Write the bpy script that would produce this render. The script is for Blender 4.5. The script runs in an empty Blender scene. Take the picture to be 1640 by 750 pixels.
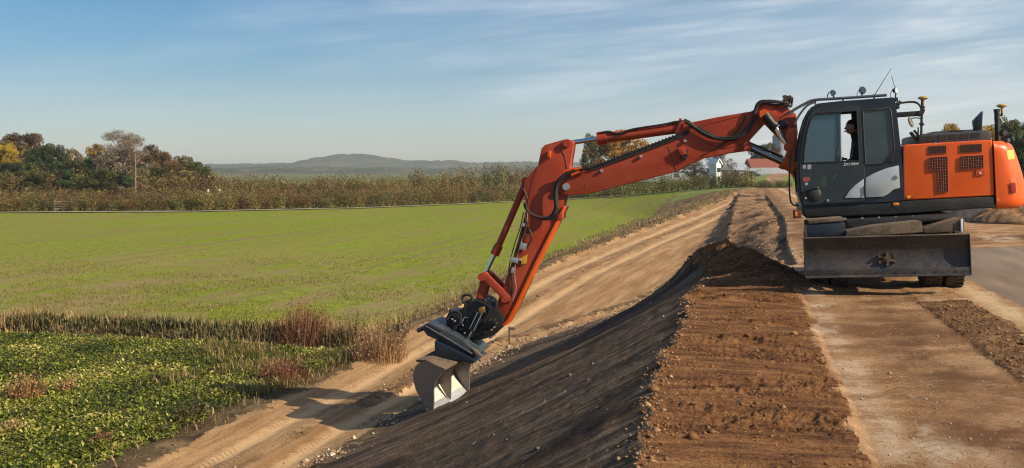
import bpy, bmesh, math, random
import numpy as np
from mathutils import Vector, Matrix
random.seed(7); rng = np.random.default_rng(11)
R = math.radians
sc = bpy.context.scene
C = sc.collection
PI = math.pi
# ---------------------------------------------------------------- camera, sky, sun, exposure
ZC = 1.93
cam = bpy.data.cameras.new('camera'); camo = bpy.data.objects.new('camera', cam); C.objects.link(camo)
camo.location = (0, 0, ZC); camo.rotation_euler = (PI/2, 0, 0)
cam.lens = 36; cam.sensor_width = 36; cam.sensor_fit = 'HORIZONTAL'
cam.shift_y = -100/1640; cam.clip_start = 0.1; cam.clip_end = 30000
sc.camera = camo
YAW = R(13)
U = Vector((math.sin(YAW), math.cos(YAW), 0))     # along the road, away from the camera
V = Vector((math.cos(YAW), -math.sin(YAW), 0))    # across the road, to the right
SUN_EL = R(32); SUN_A = R(15)
sd = (V*math.cos(SUN_A) - U*math.sin(SUN_A))*math.cos(SUN_EL) + Vector((0, 0, math.sin(SUN_EL)))
world = bpy.data.worlds.new("World"); sc.world = world; world.use_nodes = True
wt = world.node_tree; wn = wt.nodes; wl = wt.links
bg = wn['Background']; bg.inputs['Strength'].default_value = 0.092
sky = wn.new('ShaderNodeTexSky'); sky.sky_type = 'NISHITA'; sky.sun_disc = False
sky.sun_elevation = SUN_EL; sky.sun_rotation = math.atan2(sd.x, sd.y)
sky.altitude = 50; sky.air_density = 1.0; sky.dust_density = 0.7; sky.ozone_density = 2.2
def wnoise(scale, det, rough, sc3, rot=(0, 0, 0), loc=(0, 0, 0), dist=0.0):
    mp = wn.new('ShaderNodeMapping'); mp.inputs['Scale'].default_value = sc3; mp.inputs['Rotation'].default_value = rot
    mp.inputs['Location'].default_value = loc
    wl.new(wproj, mp.inputs['Vector'])
    n = wn.new('ShaderNodeTexNoise'); n.inputs['Scale'].default_value = scale; n.inputs['Detail'].default_value = det
    n.inputs['Roughness'].default_value = rough; n.inputs['Distortion'].default_value = dist
    wl.new(mp.outputs[0], n.inputs['Vector']); return n.outputs['Fac']
def wmath(op, a, b=None, clamp=False):
    m = wn.new('ShaderNodeMath'); m.operation = op; m.use_clamp = clamp
    for i, x in enumerate((a, b)):
        if x is None: continue
        if isinstance(x, (int, float)): m.inputs[i].default_value = x
        else: wl.new(x, m.inputs[i])
    return m.outputs[0]
tc = wn.new('ShaderNodeTexCoord')
sx = wn.new('ShaderNodeSeparateXYZ'); wl.new(tc.outputs['Generated'], sx.inputs[0])
X_, Z_ = sx.outputs[0], sx.outputs[2]
cb = wn.new('ShaderNodeCombineXYZ'); wl.new(X_, cb.inputs[0]); wl.new(wmath('SUBTRACT', Z_, wmath('MULTIPLY', X_, 0.10)), cb.inputs[1]); wl.new(wmath('MULTIPLY', sx.outputs[1], 0.3), cb.inputs[2])
wproj = cb.outputs[0]                                                  # high cirrus drawn out into long streaks, rising to the right
n1 = wnoise(1.0, 11, 0.62, (2.2, 21, 1), loc=(1.3, 0.7, 0), dist=0.5)
n2 = wnoise(1.0, 4, 0.5, (2.0, 9, 1), loc=(4.2, 3.4, 0))
n3 = wnoise(1.0, 9, 0.66, (5.0, 52, 1), loc=(0.3, 2.0, 0), dist=0.9)
veil = wmath('MULTIPLY', wmath('ADD', wmath('ADD', X_, 0.24), wmath('MULTIPLY', wmath('SUBTRACT', n2, 0.5), 1.5)), 1.5, True)
c1 = wmath('MULTIPLY', wmath('SUBTRACT', n1, 0.43), 4.6, True)
c3 = wmath('ADD', wmath('MULTIPLY', wmath('MULTIPLY', wmath('SUBTRACT', n3, 0.38), 3.6, True), 0.75), 0.25)
cl = wmath('ADD', wmath('MULTIPLY', wmath('MULTIPLY', c1, c3), wmath('ADD', wmath('MULTIPLY', veil, 0.85), 0.03)), wmath('MULTIPLY', veil, 0.22))
cl = wmath('MULTIPLY', cl, 1.0, True)
hsv = wn.new('ShaderNodeHueSaturation'); hsv.inputs['Saturation'].default_value = 1.30; wl.new(sky.outputs[0], hsv.inputs['Color'])
dr = wn.new('ShaderNodeValToRGB'); wl.new(wmath('MULTIPLY', Z_, 3.0, True), dr.inputs[0])       # clear, dark blue air above the pale horizon
for e_, (p_, c_) in zip((dr.color_ramp.elements[0], dr.color_ramp.elements[1], dr.color_ramp.elements.new(0.137), dr.color_ramp.elements.new(0.28), dr.color_ramp.elements.new(0.5)), ((0.06, (.90, .89, .97)), (1, (.27, .56, .68)), (0.137, (.80, .84, .92)), (0.28, (.44, .64, .75)), (0.5, (.24, .56, .70)))):
    e_.position = p_; e_.color = c_ + (1,)
dm = wn.new('ShaderNodeMix'); dm.data_type = 'RGBA'; dm.blend_type = 'MULTIPLY'; dm.inputs['Factor'].default_value = 1; wl.new(hsv.outputs[0], dm.inputs[6]); wl.new(dr.outputs[0], dm.inputs[7])
mixw = wn.new('ShaderNodeMix'); mixw.data_type = 'RGBA'
wl.new(cl, mixw.inputs['Factor']); wl.new(dm.outputs[2], mixw.inputs[6]); mixw.inputs[7].default_value = (8.0, 8.1, 8.1, 1)
wl.new(mixw.outputs[2], bg.inputs['Color'])
sl = bpy.data.lights.new('sun', 'SUN'); sl.energy = 5.0; sl.angle = R(0.53); sl.color = (1.0, 0.855, 0.63)
so = bpy.data.objects.new('sun', sl); C.objects.link(so); so.rotation_euler = sd.to_track_quat('Z', 'Y').to_euler(); so.location = (30, -10, 30)
sc.view_settings.view_transform = 'Standard'; sc.view_settings.look = 'None'; sc.view_settings.gamma = 1
sc.view_settings.exposure = 0.60
sc.cycles.use_denoising = True; sc.cycles.denoising_input_passes = 'RGB_ALBEDO_NORMAL'; sc.cycles.denoising_prefilter = 'ACCURATE'; sc.cycles.filter_width = 1.15
sc.cycles.max_bounces = 6; sc.cycles.transparent_max_bounces = 12; sc.cycles.volume_bounces = 0

# ---------------------------------------------------------------- helpers
def tag(o, label=None, cat=None, group=None, kind=None):
    if label: o['label'] = label
    if cat: o['category'] = cat
    if group: o['group'] = group
    if kind: o['kind'] = kind
    return o
def empty(name, label, cat, group=None, loc=(0, 0, 0)):
    o = bpy.data.objects.new(name, None); o.empty_display_size = 0.3; C.objects.link(o); o.location = loc
    return tag(o, label, cat, group)
class NT:
    """small node-graph helper for one material"""
    def __init__(s, name, rough=0.8, metal=0.0, spec=0.3):
        s.m = bpy.data.materials.new(name); s.m.use_nodes = True
        s.nt = s.m.node_tree; s.n = s.nt.nodes; s.l = s.nt.links; s.b = s.n['Principled BSDF']
        s.b.inputs['Roughness'].default_value = rough; s.b.inputs['Metallic'].default_value = metal
        s.b.inputs['Specular IOR Level'].default_value = spec
        t = s.n.new('ShaderNodeTexCoord'); s.obj = t.outputs['Object']
    def put(s, sock, x):
        if isinstance(x, (int, float)): sock.default_value = x
        elif isinstance(x, tuple): sock.default_value = x + (1,) if len(x) == 3 and sock.type == 'RGBA' else x
        else: s.l.new(x, sock)
    def map(s, sc3=(1, 1, 1), rot=(0, 0, 0), src=None):
        mp = s.n.new('ShaderNodeMapping'); mp.inputs['Scale'].default_value = sc3; mp.inputs['Rotation'].default_value = rot
        s.l.new(src or s.obj, mp.inputs['Vector']); return mp.outputs[0]
    def noise(s, scale, det=5, rough=0.55, vec=None, dist=0.0):
        n = s.n.new('ShaderNodeTexNoise'); n.inputs['Scale'].default_value = scale; n.inputs['Detail'].default_value = det
        n.inputs['Roughness'].default_value = rough; n.inputs['Distortion'].default_value = dist
        s.l.new(vec or s.obj, n.inputs['Vector']); return n.outputs['Fac']
    def vor(s, scale, vec=None, out='Distance', feat='F1'):
        n = s.n.new('ShaderNodeTexVoronoi'); n.inputs['Scale'].default_value = scale; n.feature = feat
        s.l.new(vec or s.obj, n.inputs['Vector']); return n.outputs[out]
    def attr(s, name):
        a = s.n.new('ShaderNodeAttribute'); a.attribute_name = name; return a.outputs['Fac']
    def ramp(s, fac, stops, interp='LINEAR'):
        r = s.n.new('ShaderNodeValToRGB'); cr = r.color_ramp; cr.interpolation = interp
        while len(cr.elements) < len(stops): cr.elements.new(0.5)
        for e, (p, c) in zip(cr.elements, stops):
            e.position = p; e.color = (c, c, c, 1) if isinstance(c, (int, float)) else tuple(c) + (1,)
        s.l.new(fac, r.inputs[0]); return r.outputs[0]
    def mix(s, fac, a, b, mode='MIX'):
        n = s.n.new('ShaderNodeMix'); n.data_type = 'RGBA'; n.blend_type = mode
        s.put(n.inputs['Factor'], fac); s.put(n.inputs[6], a); s.put(n.inputs[7], b); return n.outputs[2]
    def math(s, op, a, b=0.0, clamp=False):
        n = s.n.new('ShaderNodeMath'); n.operation = op; n.use_clamp = clamp
        s.put(n.inputs[0], a); s.put(n.inputs[1], b); return n.outputs[0]
    def bump(s, h, dist=0.02, strength=1.0):
        b = s.n.new('ShaderNodeBump'); b.inputs['Distance'].default_value = dist; b.inputs['Strength'].default_value = strength
        s.l.new(h, b.inputs['Height']); s.l.new(b.outputs[0], s.b.inputs['Normal'])
    def col(s, c): s.put(s.b.inputs['Base Color'], c); return s
MC = {}
def paint(name, col, rough=0.45, metal=0.0, dirt=0.35, dcol=(0.22, 0.13, 0.07), scale=2.5, spec=0.4, chips=0.0, bump=0.0):
    """worn machine paint: colour patches, dust and fine scratches"""
    if name in MC: return MC[name]
    t = NT(name, rough, metal, spec)
    a = t.noise(scale, 6, 0.65); b = t.noise(scale*9, 4, 0.6)
    base = t.mix(t.ramp(a, [(0.3, 0), (0.75, 1)]), tuple(c*0.82 for c in col), tuple(min(1, c*1.1) for c in col))
    f = t.math('MULTIPLY', t.ramp(t.math('MULTIPLY', t.math('ADD', a, b), 0.5), [(0.42, 0), (0.66, 1)]), dirt)
    c = t.mix(f, base, dcol)
    if chips: c = t.mix(t.math('MULTIPLY', t.ramp(t.noise(scale*16, 5, 0.7, dist=1.5), [(0.60, 0), (0.68, 1)]), chips), c, (0.28, 0.25, 0.22))
    t.col(c)
    t.put(t.b.inputs['Roughness'], t.ramp(f, [(0, rough), (0.6, min(1, rough+0.4))]))
    t.bump(b, 0.002 + bump, 0.35)
    MC[name] = t.m; return t.m

def split_parts(name, bm, mat, parent):
    bm.verts.ensure_lookup_table(); seen = set()
    for v in bm.verts:
        if v in seen: continue
        st = [v]; isl = set()
        while st:
            w = st.pop()
            if w in isl: continue
            isl.add(w); st += [e.other_vert(w) for e in w.link_edges]
        seen |= isl; b2 = bmesh.new(); m = {w: b2.verts.new(w.co) for w in isl}
        for f in {f for w in isl for f in w.link_faces}: b2.faces.new([m[w] for w in f.verts])
        bm_obj(name, b2, mat, parent)
    bm.free()
def link(name, me, mat, parent=None, smooth=35):
    o = bpy.data.objects.new(name, me); C.objects.link(o)
    if mat is not None: me.materials.append(mat)
    if parent is not None: o.parent = parent
    if smooth:
        me.polygons.foreach_set('use_smooth', [True]*len(me.polygons)); me.set_sharp_from_angle(angle=R(smooth))
    return o
def bm_obj(name, bm, mat, parent=None, smooth=35):
    bmesh.ops.recalc_face_normals(bm, faces=bm.faces)
    me = bpy.data.meshes.new(name); bm.to_mesh(me); bm.free(); return link(name, me, mat, parent, smooth)
def bevel(bm, w, seg=2):
    if w > 0:
        es = [e for e in bm.edges if len(e.link_faces) == 2 and e.calc_face_angle(0) > 0.5]
        bmesh.ops.bevel(bm, geom=es, offset=w, segments=seg, affect='EDGES', profile=0.6, clamp_overlap=True)
def prism_bm(bm, pts, y0, y1, bev=0.0, seg=2):
    """polygon pts (x,z) extruded from y0 to y1"""
    b = bmesh.new()
    a = [b.verts.new((x, y0, z)) for x, z in pts]; c = [b.verts.new((x, y1, z)) for x, z in pts]
    b.faces.new(a); b.faces.new(c[::-1]); n = len(pts)
    for i in range(n): b.faces.new((a[i], c[i], c[(i+1) % n], a[(i+1) % n]))
    bmesh.ops.recalc_face_normals(b, faces=b.faces); bevel(b, bev, seg)
    me = bpy.data.meshes.new('t'); b.to_mesh(me); b.free(); bm.from_mesh(me); bpy.data.meshes.remove(me); return bm
def box_bm(bm, c, s, rot=None, bev=0.0, seg=2):
    b = bmesh.new(); bmesh.ops.create_cube(b, size=1)
    bmesh.ops.scale(b, vec=s, verts=b.verts); bevel(b, bev, seg)
    m = Matrix.Translation(c) @ (rot.to_4x4() if rot else Matrix())
    b.transform(m); me = bpy.data.meshes.new('t'); b.to_mesh(me); b.free(); bm.from_mesh(me); bpy.data.meshes.remove(me); return bm
def frame_of(d):
    d = d.normalized(); a = Vector((0, 0, 1)) if abs(d.z) < 0.9 else Vector((0, 1, 0))
    x = a.cross(d).normalized(); return x, d.cross(x), d
def cyl_bm(bm, p, q, r, r2=None, n=20, cap=True):
    p, q = Vector(p), Vector(q); r2 = r if r2 is None else r2
    x, y, d = frame_of(q-p)
    A_ = [bm.verts.new(p + (x*math.cos(t)+y*math.sin(t))*r) for t in [2*PI*i/n for i in range(n)]]
    B_ = [bm.verts.new(q + (x*math.cos(t)+y*math.sin(t))*r2) for t in [2*PI*i/n for i in range(n)]]
    for i in range(n): bm.faces.new((A_[i], A_[(i+1) % n], B_[(i+1) % n], B_[i]))
    if cap: bm.faces.new(A_[::-1]); bm.faces.new(B_)
    return bm
def smooth_path(pts, k=6):
    P = [Vector(p) for p in pts]
    if len(P) < 3: return P
    P = [P[0]*2-P[1]] + P + [P[-1]*2-P[-2]]; out = []
    for i in range(1, len(P)-2):
        for j in range(k):
            t = j/k; a, b, c, d = P[i-1:i+3]
            out.append(0.5*((2*b)+(c-a)*t+(2*a-5*b+4*c-d)*t*t+(-a+3*b-3*c+d)*t**3))
    out.append(P[-2]); return out
def tube_bm(bm, pts, r, n=8, k=6, r_end=None):
    P = smooth_path(pts, k) if k > 1 else [Vector(p) for p in pts]
    rings = []; x0 = None
    for i, p in enumerate(P):
        d = (P[min(i+1, len(P)-1)]-P[max(i-1, 0)]).normalized()
        if x0 is None: x0 = frame_of(d)[0]
        x0 = (x0 - d*x0.dot(d)).normalized(); y = d.cross(x0)
        rr = r if r_end is None else r + (r_end-r)*i/(len(P)-1)
        rings.append([bm.verts.new(p+(x0*math.cos(2*PI*j/n)+y*math.sin(2*PI*j/n))*rr) for j in range(n)])
    for a, b in zip(rings, rings[1:]):
        for j in range(n): bm.faces.new((a[j], a[(j+1) % n], b[(j+1) % n], b[j]))
    bm.faces.new(rings[0][::-1]); bm.faces.new(rings[-1]); return bm
def lathe_bm(bm, prof, origin, axis, n=32):
    """profile (r, h) turned about axis"""
    o = Vector(origin); x, y, d = frame_of(Vector(axis)); rings = []
    for r, h in prof:
        rings.append([bm.verts.new(o+d*h+(x*math.cos(2*PI*j/n)+y*math.sin(2*PI*j/n))*max(r, 1e-4)) for j in range(n)])
    for a, b in zip(rings, rings[1:]):
        for j in range(n): bm.faces.new((a[j], a[(j+1) % n], b[(j+1) % n], b[j]))
    return bm
def plate_bm(bm, outer, holes, y0, y1):
    b = bmesh.new(); es = []
    for loop in [outer] + holes:
        vs = [b.verts.new((x, y0, z)) for x, z in loop]
        es += [b.edges.new((vs[i], vs[(i+1) % len(vs)])) for i in range(len(vs))]
    bmesh.ops.triangle_fill(b, edges=es, use_beauty=True)
    g = bmesh.ops.extrude_face_region(b, geom=b.faces[:])
    bmesh.ops.translate(b, vec=(0, y1-y0, 0), verts=[v for v in g['geom'] if isinstance(v, bmesh.types.BMVert)])
    bmesh.ops.recalc_face_normals(b, faces=b.faces)
    me = bpy.data.meshes.new('t'); b.to_mesh(me); b.free(); bm.from_mesh(me); bpy.data.meshes.remove(me); return bm
def np_mesh(name, verts, faces, mat, attrs=None, smooth=False):
    """verts (n,3), faces (m,k) arrays"""
    me = bpy.data.meshes.new(name); verts = np.asarray(verts, dtype=np.float32); faces = np.asarray(faces, dtype=np.int32)
    me.vertices.add(len(verts)); me.vertices.foreach_set('co', verts.ravel())
    m, k = faces.shape; me.loops.add(m*k); me.loops.foreach_set('vertex_index', faces.ravel())
    me.polygons.add(m); me.polygons.foreach_set('loop_start', np.arange(0, m*k, k, dtype=np.int32))
    me.polygons.foreach_set('loop_total', np.full(m, k, dtype=np.int32))
    if smooth: me.polygons.foreach_set('use_smooth', np.ones(m, dtype=bool))
    me.update(calc_edges=True)
    for nm, dom, arr in (attrs or []):
        a = me.attributes.new(nm, 'FLOAT', dom); a.data.foreach_set('value', np.asarray(arr, dtype=np.float32))
    if mat is not None: me.materials.append(mat)
    return me
# value noise in numpy
def _h(ix, iy, seed):
    h = (ix.astype(np.int64)*374761393 + iy.astype(np.int64)*668265263 + seed*982451653) & 0xffffffff
    h = ((h ^ (h >> 13))*1274126177) & 0xffffffff
    h = (h ^ (h >> 16))
    return (h & 0xffffff)/float(0xffffff)
def vnoise(x, y, seed=0):
    x = np.asarray(x, float); y = np.asarray(y, float)
    ix = np.floor(x); iy = np.floor(y); fx = x-ix; fy = y-iy
    fx = fx*fx*(3-2*fx); fy = fy*fy*(3-2*fy)
    a = _h(ix, iy, seed); b = _h(ix+1, iy, seed); c = _h(ix, iy+1, seed); d = _h(ix+1, iy+1, seed)
    return (a*(1-fx)+b*fx)*(1-fy)+(c*(1-fx)+d*fx)*fy
def fbm(x, y, seed=0, octv=4, gain=0.5):
    s = 0; a = 1; n = 0
    for i in range(octv):
        s = s + a*(vnoise(x*2**i+i*17.3, y*2**i+i*9.1, seed+i)-0.5)*2; n += a; a *= gain
    return s/n
def sstep(a, b, x):
    t = np.clip((x-a)/(b-a), 0, 1); return t*t*(3-2*t)
# ---------------------------------------------------------------- terrain: one height field in road coordinates (t across, s along)
cy_, sy_ = math.cos(YAW), math.sin(YAW)
def to_ts(x, y): return x*cy_-y*sy_, x*sy_+y*cy_
def to_xy(t, s): return t*cy_+s*sy_, -t*sy_+s*cy_
def toe_t(s): return np.interp(s, [0, 17, 21, 27, 30, 34, 38, 50, 66, 90], [-7.1, -7.0, -6.8, -5.9, -4.4, -2.8, -2.2, -1.9, -1.6, -0.95])
def left_t(s): return np.interp(s, [0, 20, 28, 38, 52, 66, 90, 118], [-9.9, -9.8, -9.1, -7.9, -5.8, -3.9, -1.3, -0.6])
def zlow(s): return np.interp(s, [0, 22, 30, 38, 50, 66, 90, 118], [-3.0, -3.0, -2.5, -1.95, -1.4, -0.9, -0.2, 0.0])
ZF = -3.0
def ditch_y(x): return np.interp(x, [-60, -16, -7, -3.5, 0], [34.5, 32.6, 30.2, 28.2, 26])
def road_z(t): return 0.035*(np.clip(t, 0.8, 8.0)-0.8)
MOUND = [(-1.15, 22.3), (-0.55, 20.4), (0.1, 18.9), (0.75, 17.5)]
def seg_dist(t, s, P):
    best = np.full(np.shape(t), 1e9); par = np.zeros(np.shape(t))
    for i, ((a, b), (c, d)) in enumerate(zip(P, P[1:])):
        L2 = (c-a)**2+(d-b)**2; k = np.clip(((t-a)*(c-a)+(s-b)*(d-b))/L2, 0, 1)
        q = np.hypot(t-a-k*(c-a), s-b-k*(d-b)); par = np.where(q < best, (i+k)/(len(P)-1), par); best = np.minimum(best, q)
    return best, par
def crest_t(s): return -0.8 + 0.17*fbm(s*0.6, s*0+3.3, 5, 2) + 0.11*fbm(s*3.0, s*0, 6, 3)
def height(t, s, detail=True):
    t = np.asarray(t, float); s = np.asarray(s, float)
    x, y = to_xy(t, s)
    zl = zlow(s); tt = toe_t(s); lt = left_t(s); ct = crest_t(s)
    # right of the crest: strip, road
    strip = 0.04*np.ones_like(t)
    after = sstep(21.5, 22.5, s)*(1-sstep(70, 115, s))
    strip = strip*(1-after) + after*(-0.16 + (0.42*zl+0.16)*sstep(22, 30, s)*(1-sstep(-0.9, 1.0, t)) + 0.06*fbm(t*1.3, s*0.5, 21, 3))
    kerb = 0.95 + 0.45*sstep(24, 46, s)
    k = sstep(0.74, 0.86, t)*(1-after) + sstep(kerb-0.05, kerb+0.05, t)*after
    zr = strip*(1-k) + road_z(t)*k
    # embankment face
    f = np.clip((t-tt)/np.maximum(ct-tt, 0.1), 0, 1); f = f*0.80+0.20*f*f
    ed = 0.04*(1-after) + after*(-0.16+(0.42*zl+0.16)*sstep(22, 30, s)); zemb = zl + (ed-zl)*f
    # verge and field
    tb = -11.3-0.35*np.maximum(0, s-105); g = np.clip((t-tb)/(lt-tb), 0, 1); g = g*g*(3-2*g)
    zv = ZF + (zl-ZF)*g
    z = np.where(t > ct, zr, np.where(t > tt, zemb, np.where(t > lt, zl, zv)))
    z = z + 0.0105*np.clip(s-128, 0, 200)*sstep(-6, 6, t)
    # pile of loose soil pushed up at the end of the strip
    d, par = seg_dist(t, s, MOUND)
    hm = 0.47*np.interp(par, [0, 0.35, 0.7, 1], [0.7, 1.0, 0.75, 0.35])
    mound = hm*np.exp(-(d/0.68)**2)*(1+0.4*fbm(t*2.2, s*2.2, 31, 4))
    z = z + mound
    d2, _ = seg_dist(t, s, [(-0.75, 15.9), (-0.2, 15.5), (0.35, 15.9)])
    z = z + 0.07*np.exp(-(d2/0.22)**2)*(1+0.5*fbm(t*4, s*4, 33, 2))
    # ditch between beet crop and meadow
    dd = (y-ditch_y(x)); inm = (t < lt-0.9)
    z = np.where(inm, z - 0.8*np.exp(-(dd/0.75)**4) * sstep(0.0, 1.2, lt-0.6-t), z)
    if detail:
        a_strip = sstep(ct-0.05, ct+0.12, t)*(1-sstep(0.66, 0.85, t))*(s < 24)
        a_mound = np.exp(-(d/0.8)**2)
        n1 = fbm(t*5, s*5, 41, 4, 0.6); n2 = np.abs(fbm(t*11, s*9, 43, 3, 0.6)); n3 = fbm(t*1.2, s*4.2, 47, 3)
        z = z + a_strip*(0.020*n3 + np.clip(0.5+1.6*fbm(t*0.9, s*1.6, 48, 3), 0.1, 1.2)*(0.042*n1 - 0.045*n2 + 0.03*(np.abs(fbm(t*22, s*14, 44, 2, 0.6))-0.25))) + a_mound*(0.06*fbm(t*4, s*4, 49, 4, 0.6))
        rg = sstep(2.3, 2.42, t)*(1-sstep(3.02, 3.12, t))*(s < 40)
        z = z + rg*(0.03 + 0.028*n1 - 0.02*n2)
        rd = (t > 0.85)*(t < 3.6)
        z = z + rd*(0.010*fbm(t*1.6, s*1.1, 53, 4) + 0.004*fbm(t*9, s*9, 54, 3))
        em = (t > tt)*(t < ct)*sstep(0, 0.3, t-tt)
        z = z + em*(0.05*(np.mod(s/1.22+0.15*fbm(t*0.6, s*0.3, 62, 2), 1)-0.5) + 0.022*fbm(t*0.35, s*5.5, 61, 4, 0.6) + 0.010*fbm(t*7, s*8, 63, 3)+0.03*fbm(t*0.25, s*0.9, 65, 2))
        toe = np.exp(-((t-tt-0.05)/0.22)**2)*(s < 70)
        z = z + toe*(0.06+0.05*fbm(t*5, s*3, 67, 4, 0.6))
        tdk = np.interp(s, [14, 20, 26, 29.3, 33.4, 38, 50], [-8.2, -8.0, -6.9, -5.3, -3.3, -2.2, -1.8])
        z = z + np.exp(-((t-tdk+0.1)/0.28)**2)*np.clip(0.07+0.13*fbm(t*2.5, s*1.2, 69, 4, 0.6), 0, 1)*sstep(19, 24, s)*(1-sstep(44, 55, s))
        # haul track ruts
        tr = (t > lt)*(t < tt)
        u = t-lt
        rut = np.exp(-((u-0.92)/0.26)**2)+np.exp(-((u-2.2)/0.24)**2)
        z = z + tr*(-0.05*rut + 0.014*fbm((t-lt)*5, s*0.25, 71, 4) + 0.006*fbm(t*6, s*6, 73, 3))
        edge = np.exp(-((t-lt)/0.25)**2)*(t < tt)
        z = z + edge*0.05*(1+fbm(t*3, s*2, 75, 3))
        vg = (t < lt)*(t > -11.5)
        z = z + vg*(0.10*fbm(t*1.5, s*0.8, 77, 4, 0.6)+0.16*np.exp(-((t-lt+0.5)/0.5)**2)*(s > 27)*(s < 100)) + (t <= -11.3)*(0.05*fbm(t*0.2, s*0.2, 79, 3)+0.012*fbm(t*2, s*2, 80, 2))*(s > 33)
        ru = (t > ct)*(t < kerb)*after*(s < 90)
        z = z + ru*(0.10*fbm(t*2.2, s*1.1, 83, 4, 0.6))
        sf = (t < ct)*(t > tt)*(s > 26)
        z = z + sf*0.06*fbm(t*2, s*1.0, 85, 4, 0.6)
    return z
def hz(x, y): # height at one world point
    t, s = to_ts(x, y); return float(height(np.array([t]), np.array([s]))[0])
def ground_at(px, py, y0=8, y1=460):
    """where the sight line through a point of the photograph meets the modelled ground"""
    Y = np.geomspace(y0, y1, 1500); X = (px-820)/1640*Y; Zr = ZC+(275-py)/1640*Y
    t, s = to_ts(X, Y); h = height(t, s, False); k = np.nonzero(Zr <= h)[0]
    i = k[0] if len(k) else -1
    return float(X[i]), float(Y[i]), float(h[i])
nR, nC = 800, 1060
Yr = 3.0*(470/3.0)**(np.linspace(0, 1, nR)); rr_ = np.linspace(-0.72, 1.03, nC)
GX = Yr[:, None]*rr_[None, :]; GY = np.repeat(Yr[:, None], nC, 1)
GT, GS = to_ts(GX, GY); GZ = height(GT, GS)
jit = 0.10*fbm(GT*2.2, GS*1.5, 91, 3) + 0.05*fbm(GT*8, GS*7, 92, 2)
ct_, tt_, lt_ = crest_t(GS), toe_t(GS), left_t(GS)
md, _ = seg_dist(GT, GS, MOUND)
Z = np.zeros(GT.shape, int)                                            # 0 field
kerbG = 0.95 + 0.45*sstep(24, 46, GS)
dl = GY-ditch_y(GX)
Z[(GT < lt_+jit*3) & (GT > -11.0+jit*4+0.03*np.maximum(0, GS-70))] = 2                           # verge
Z[(GT < lt_-0.55+jit*4) & (dl < -0.9)] = 1                             # beet ground
Z[(GT < lt_-0.3) & (np.abs(dl) <= 0.9+jit*2)] = 2
Z[(GT >= lt_+jit*3) & (GT < tt_+jit)] = 3                              # haul track
Z[(GT >= tt_+jit) & (GT < ct_+jit*0.3)] = 4                            # embankment
Z[(GT >= tt_+jit) & (GT < ct_+jit*0.3) & (GT < np.interp(GS, [24, 26, 29.3, 33.4, 38], [-9, -5.9, -4.2, -2.1, -0.7])+jit*2)] = 3
Z[(GT >= tt_+jit) & (GT < ct_+jit*0.3) & (GS > 38+jit*25)] = 8
Z[(np.abs(GT-np.interp(GS, [14, 20, 26, 29.3, 33.4, 38, 50], [-8.2, -8.0, -6.9, -5.3, -3.3, -2.2, -1.8])+0.1) < 0.22+jit*1.6) & (GS > 20) & (GS < 46)] = 11         # loose soil
Z[(GT >= ct_+jit*0.3) & (GT < 0.74+jit*1.5)] = 5                       # soil strip
Z[(GT >= ct_-0.5) & (GT < kerbG+jit*0.2) & (GS > 22.0)] = 8
Z[(GT >= 0.74+jit*1.5) & (GS <= 22)] = 6
Z[(GT >= kerbG+jit*0.2) & (GS > 22)] = 6
Z[(GT > 2.32+jit*0.7) & (GT < 3.06+jit*0.8) & (GS < 15.6)] = 9         # rough band
Z[(GT > 3.6+jit*0.5) & (GT < 14) & (GS < 25.6+jit)] = 7                # asphalt
Z[(md < 0.55) & (GS < 23.4)] = 5
Z[(GS > 118+jit*10) & (GT > -9)] = 10
Z[(GS > 45) & (GT > 16+jit*20)] = 10
Z[(GS > 118)&(GT < 2.0+0.06*(GS-118))&(GT>0.9+0.03*(GS-118))] = 6
W3 = np.stack([GT, GS, GZ], -1).reshape(-1, 3)
idx = np.arange(nR*nC).reshape(nR, nC)
quads = np.stack([idx[:-1, :-1], idx[:-1, 1:], idx[1:, 1:], idx[1:, :-1]], -1).reshape(-1, 4)
fz = Z[:-1, :-1].ravel()

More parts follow.
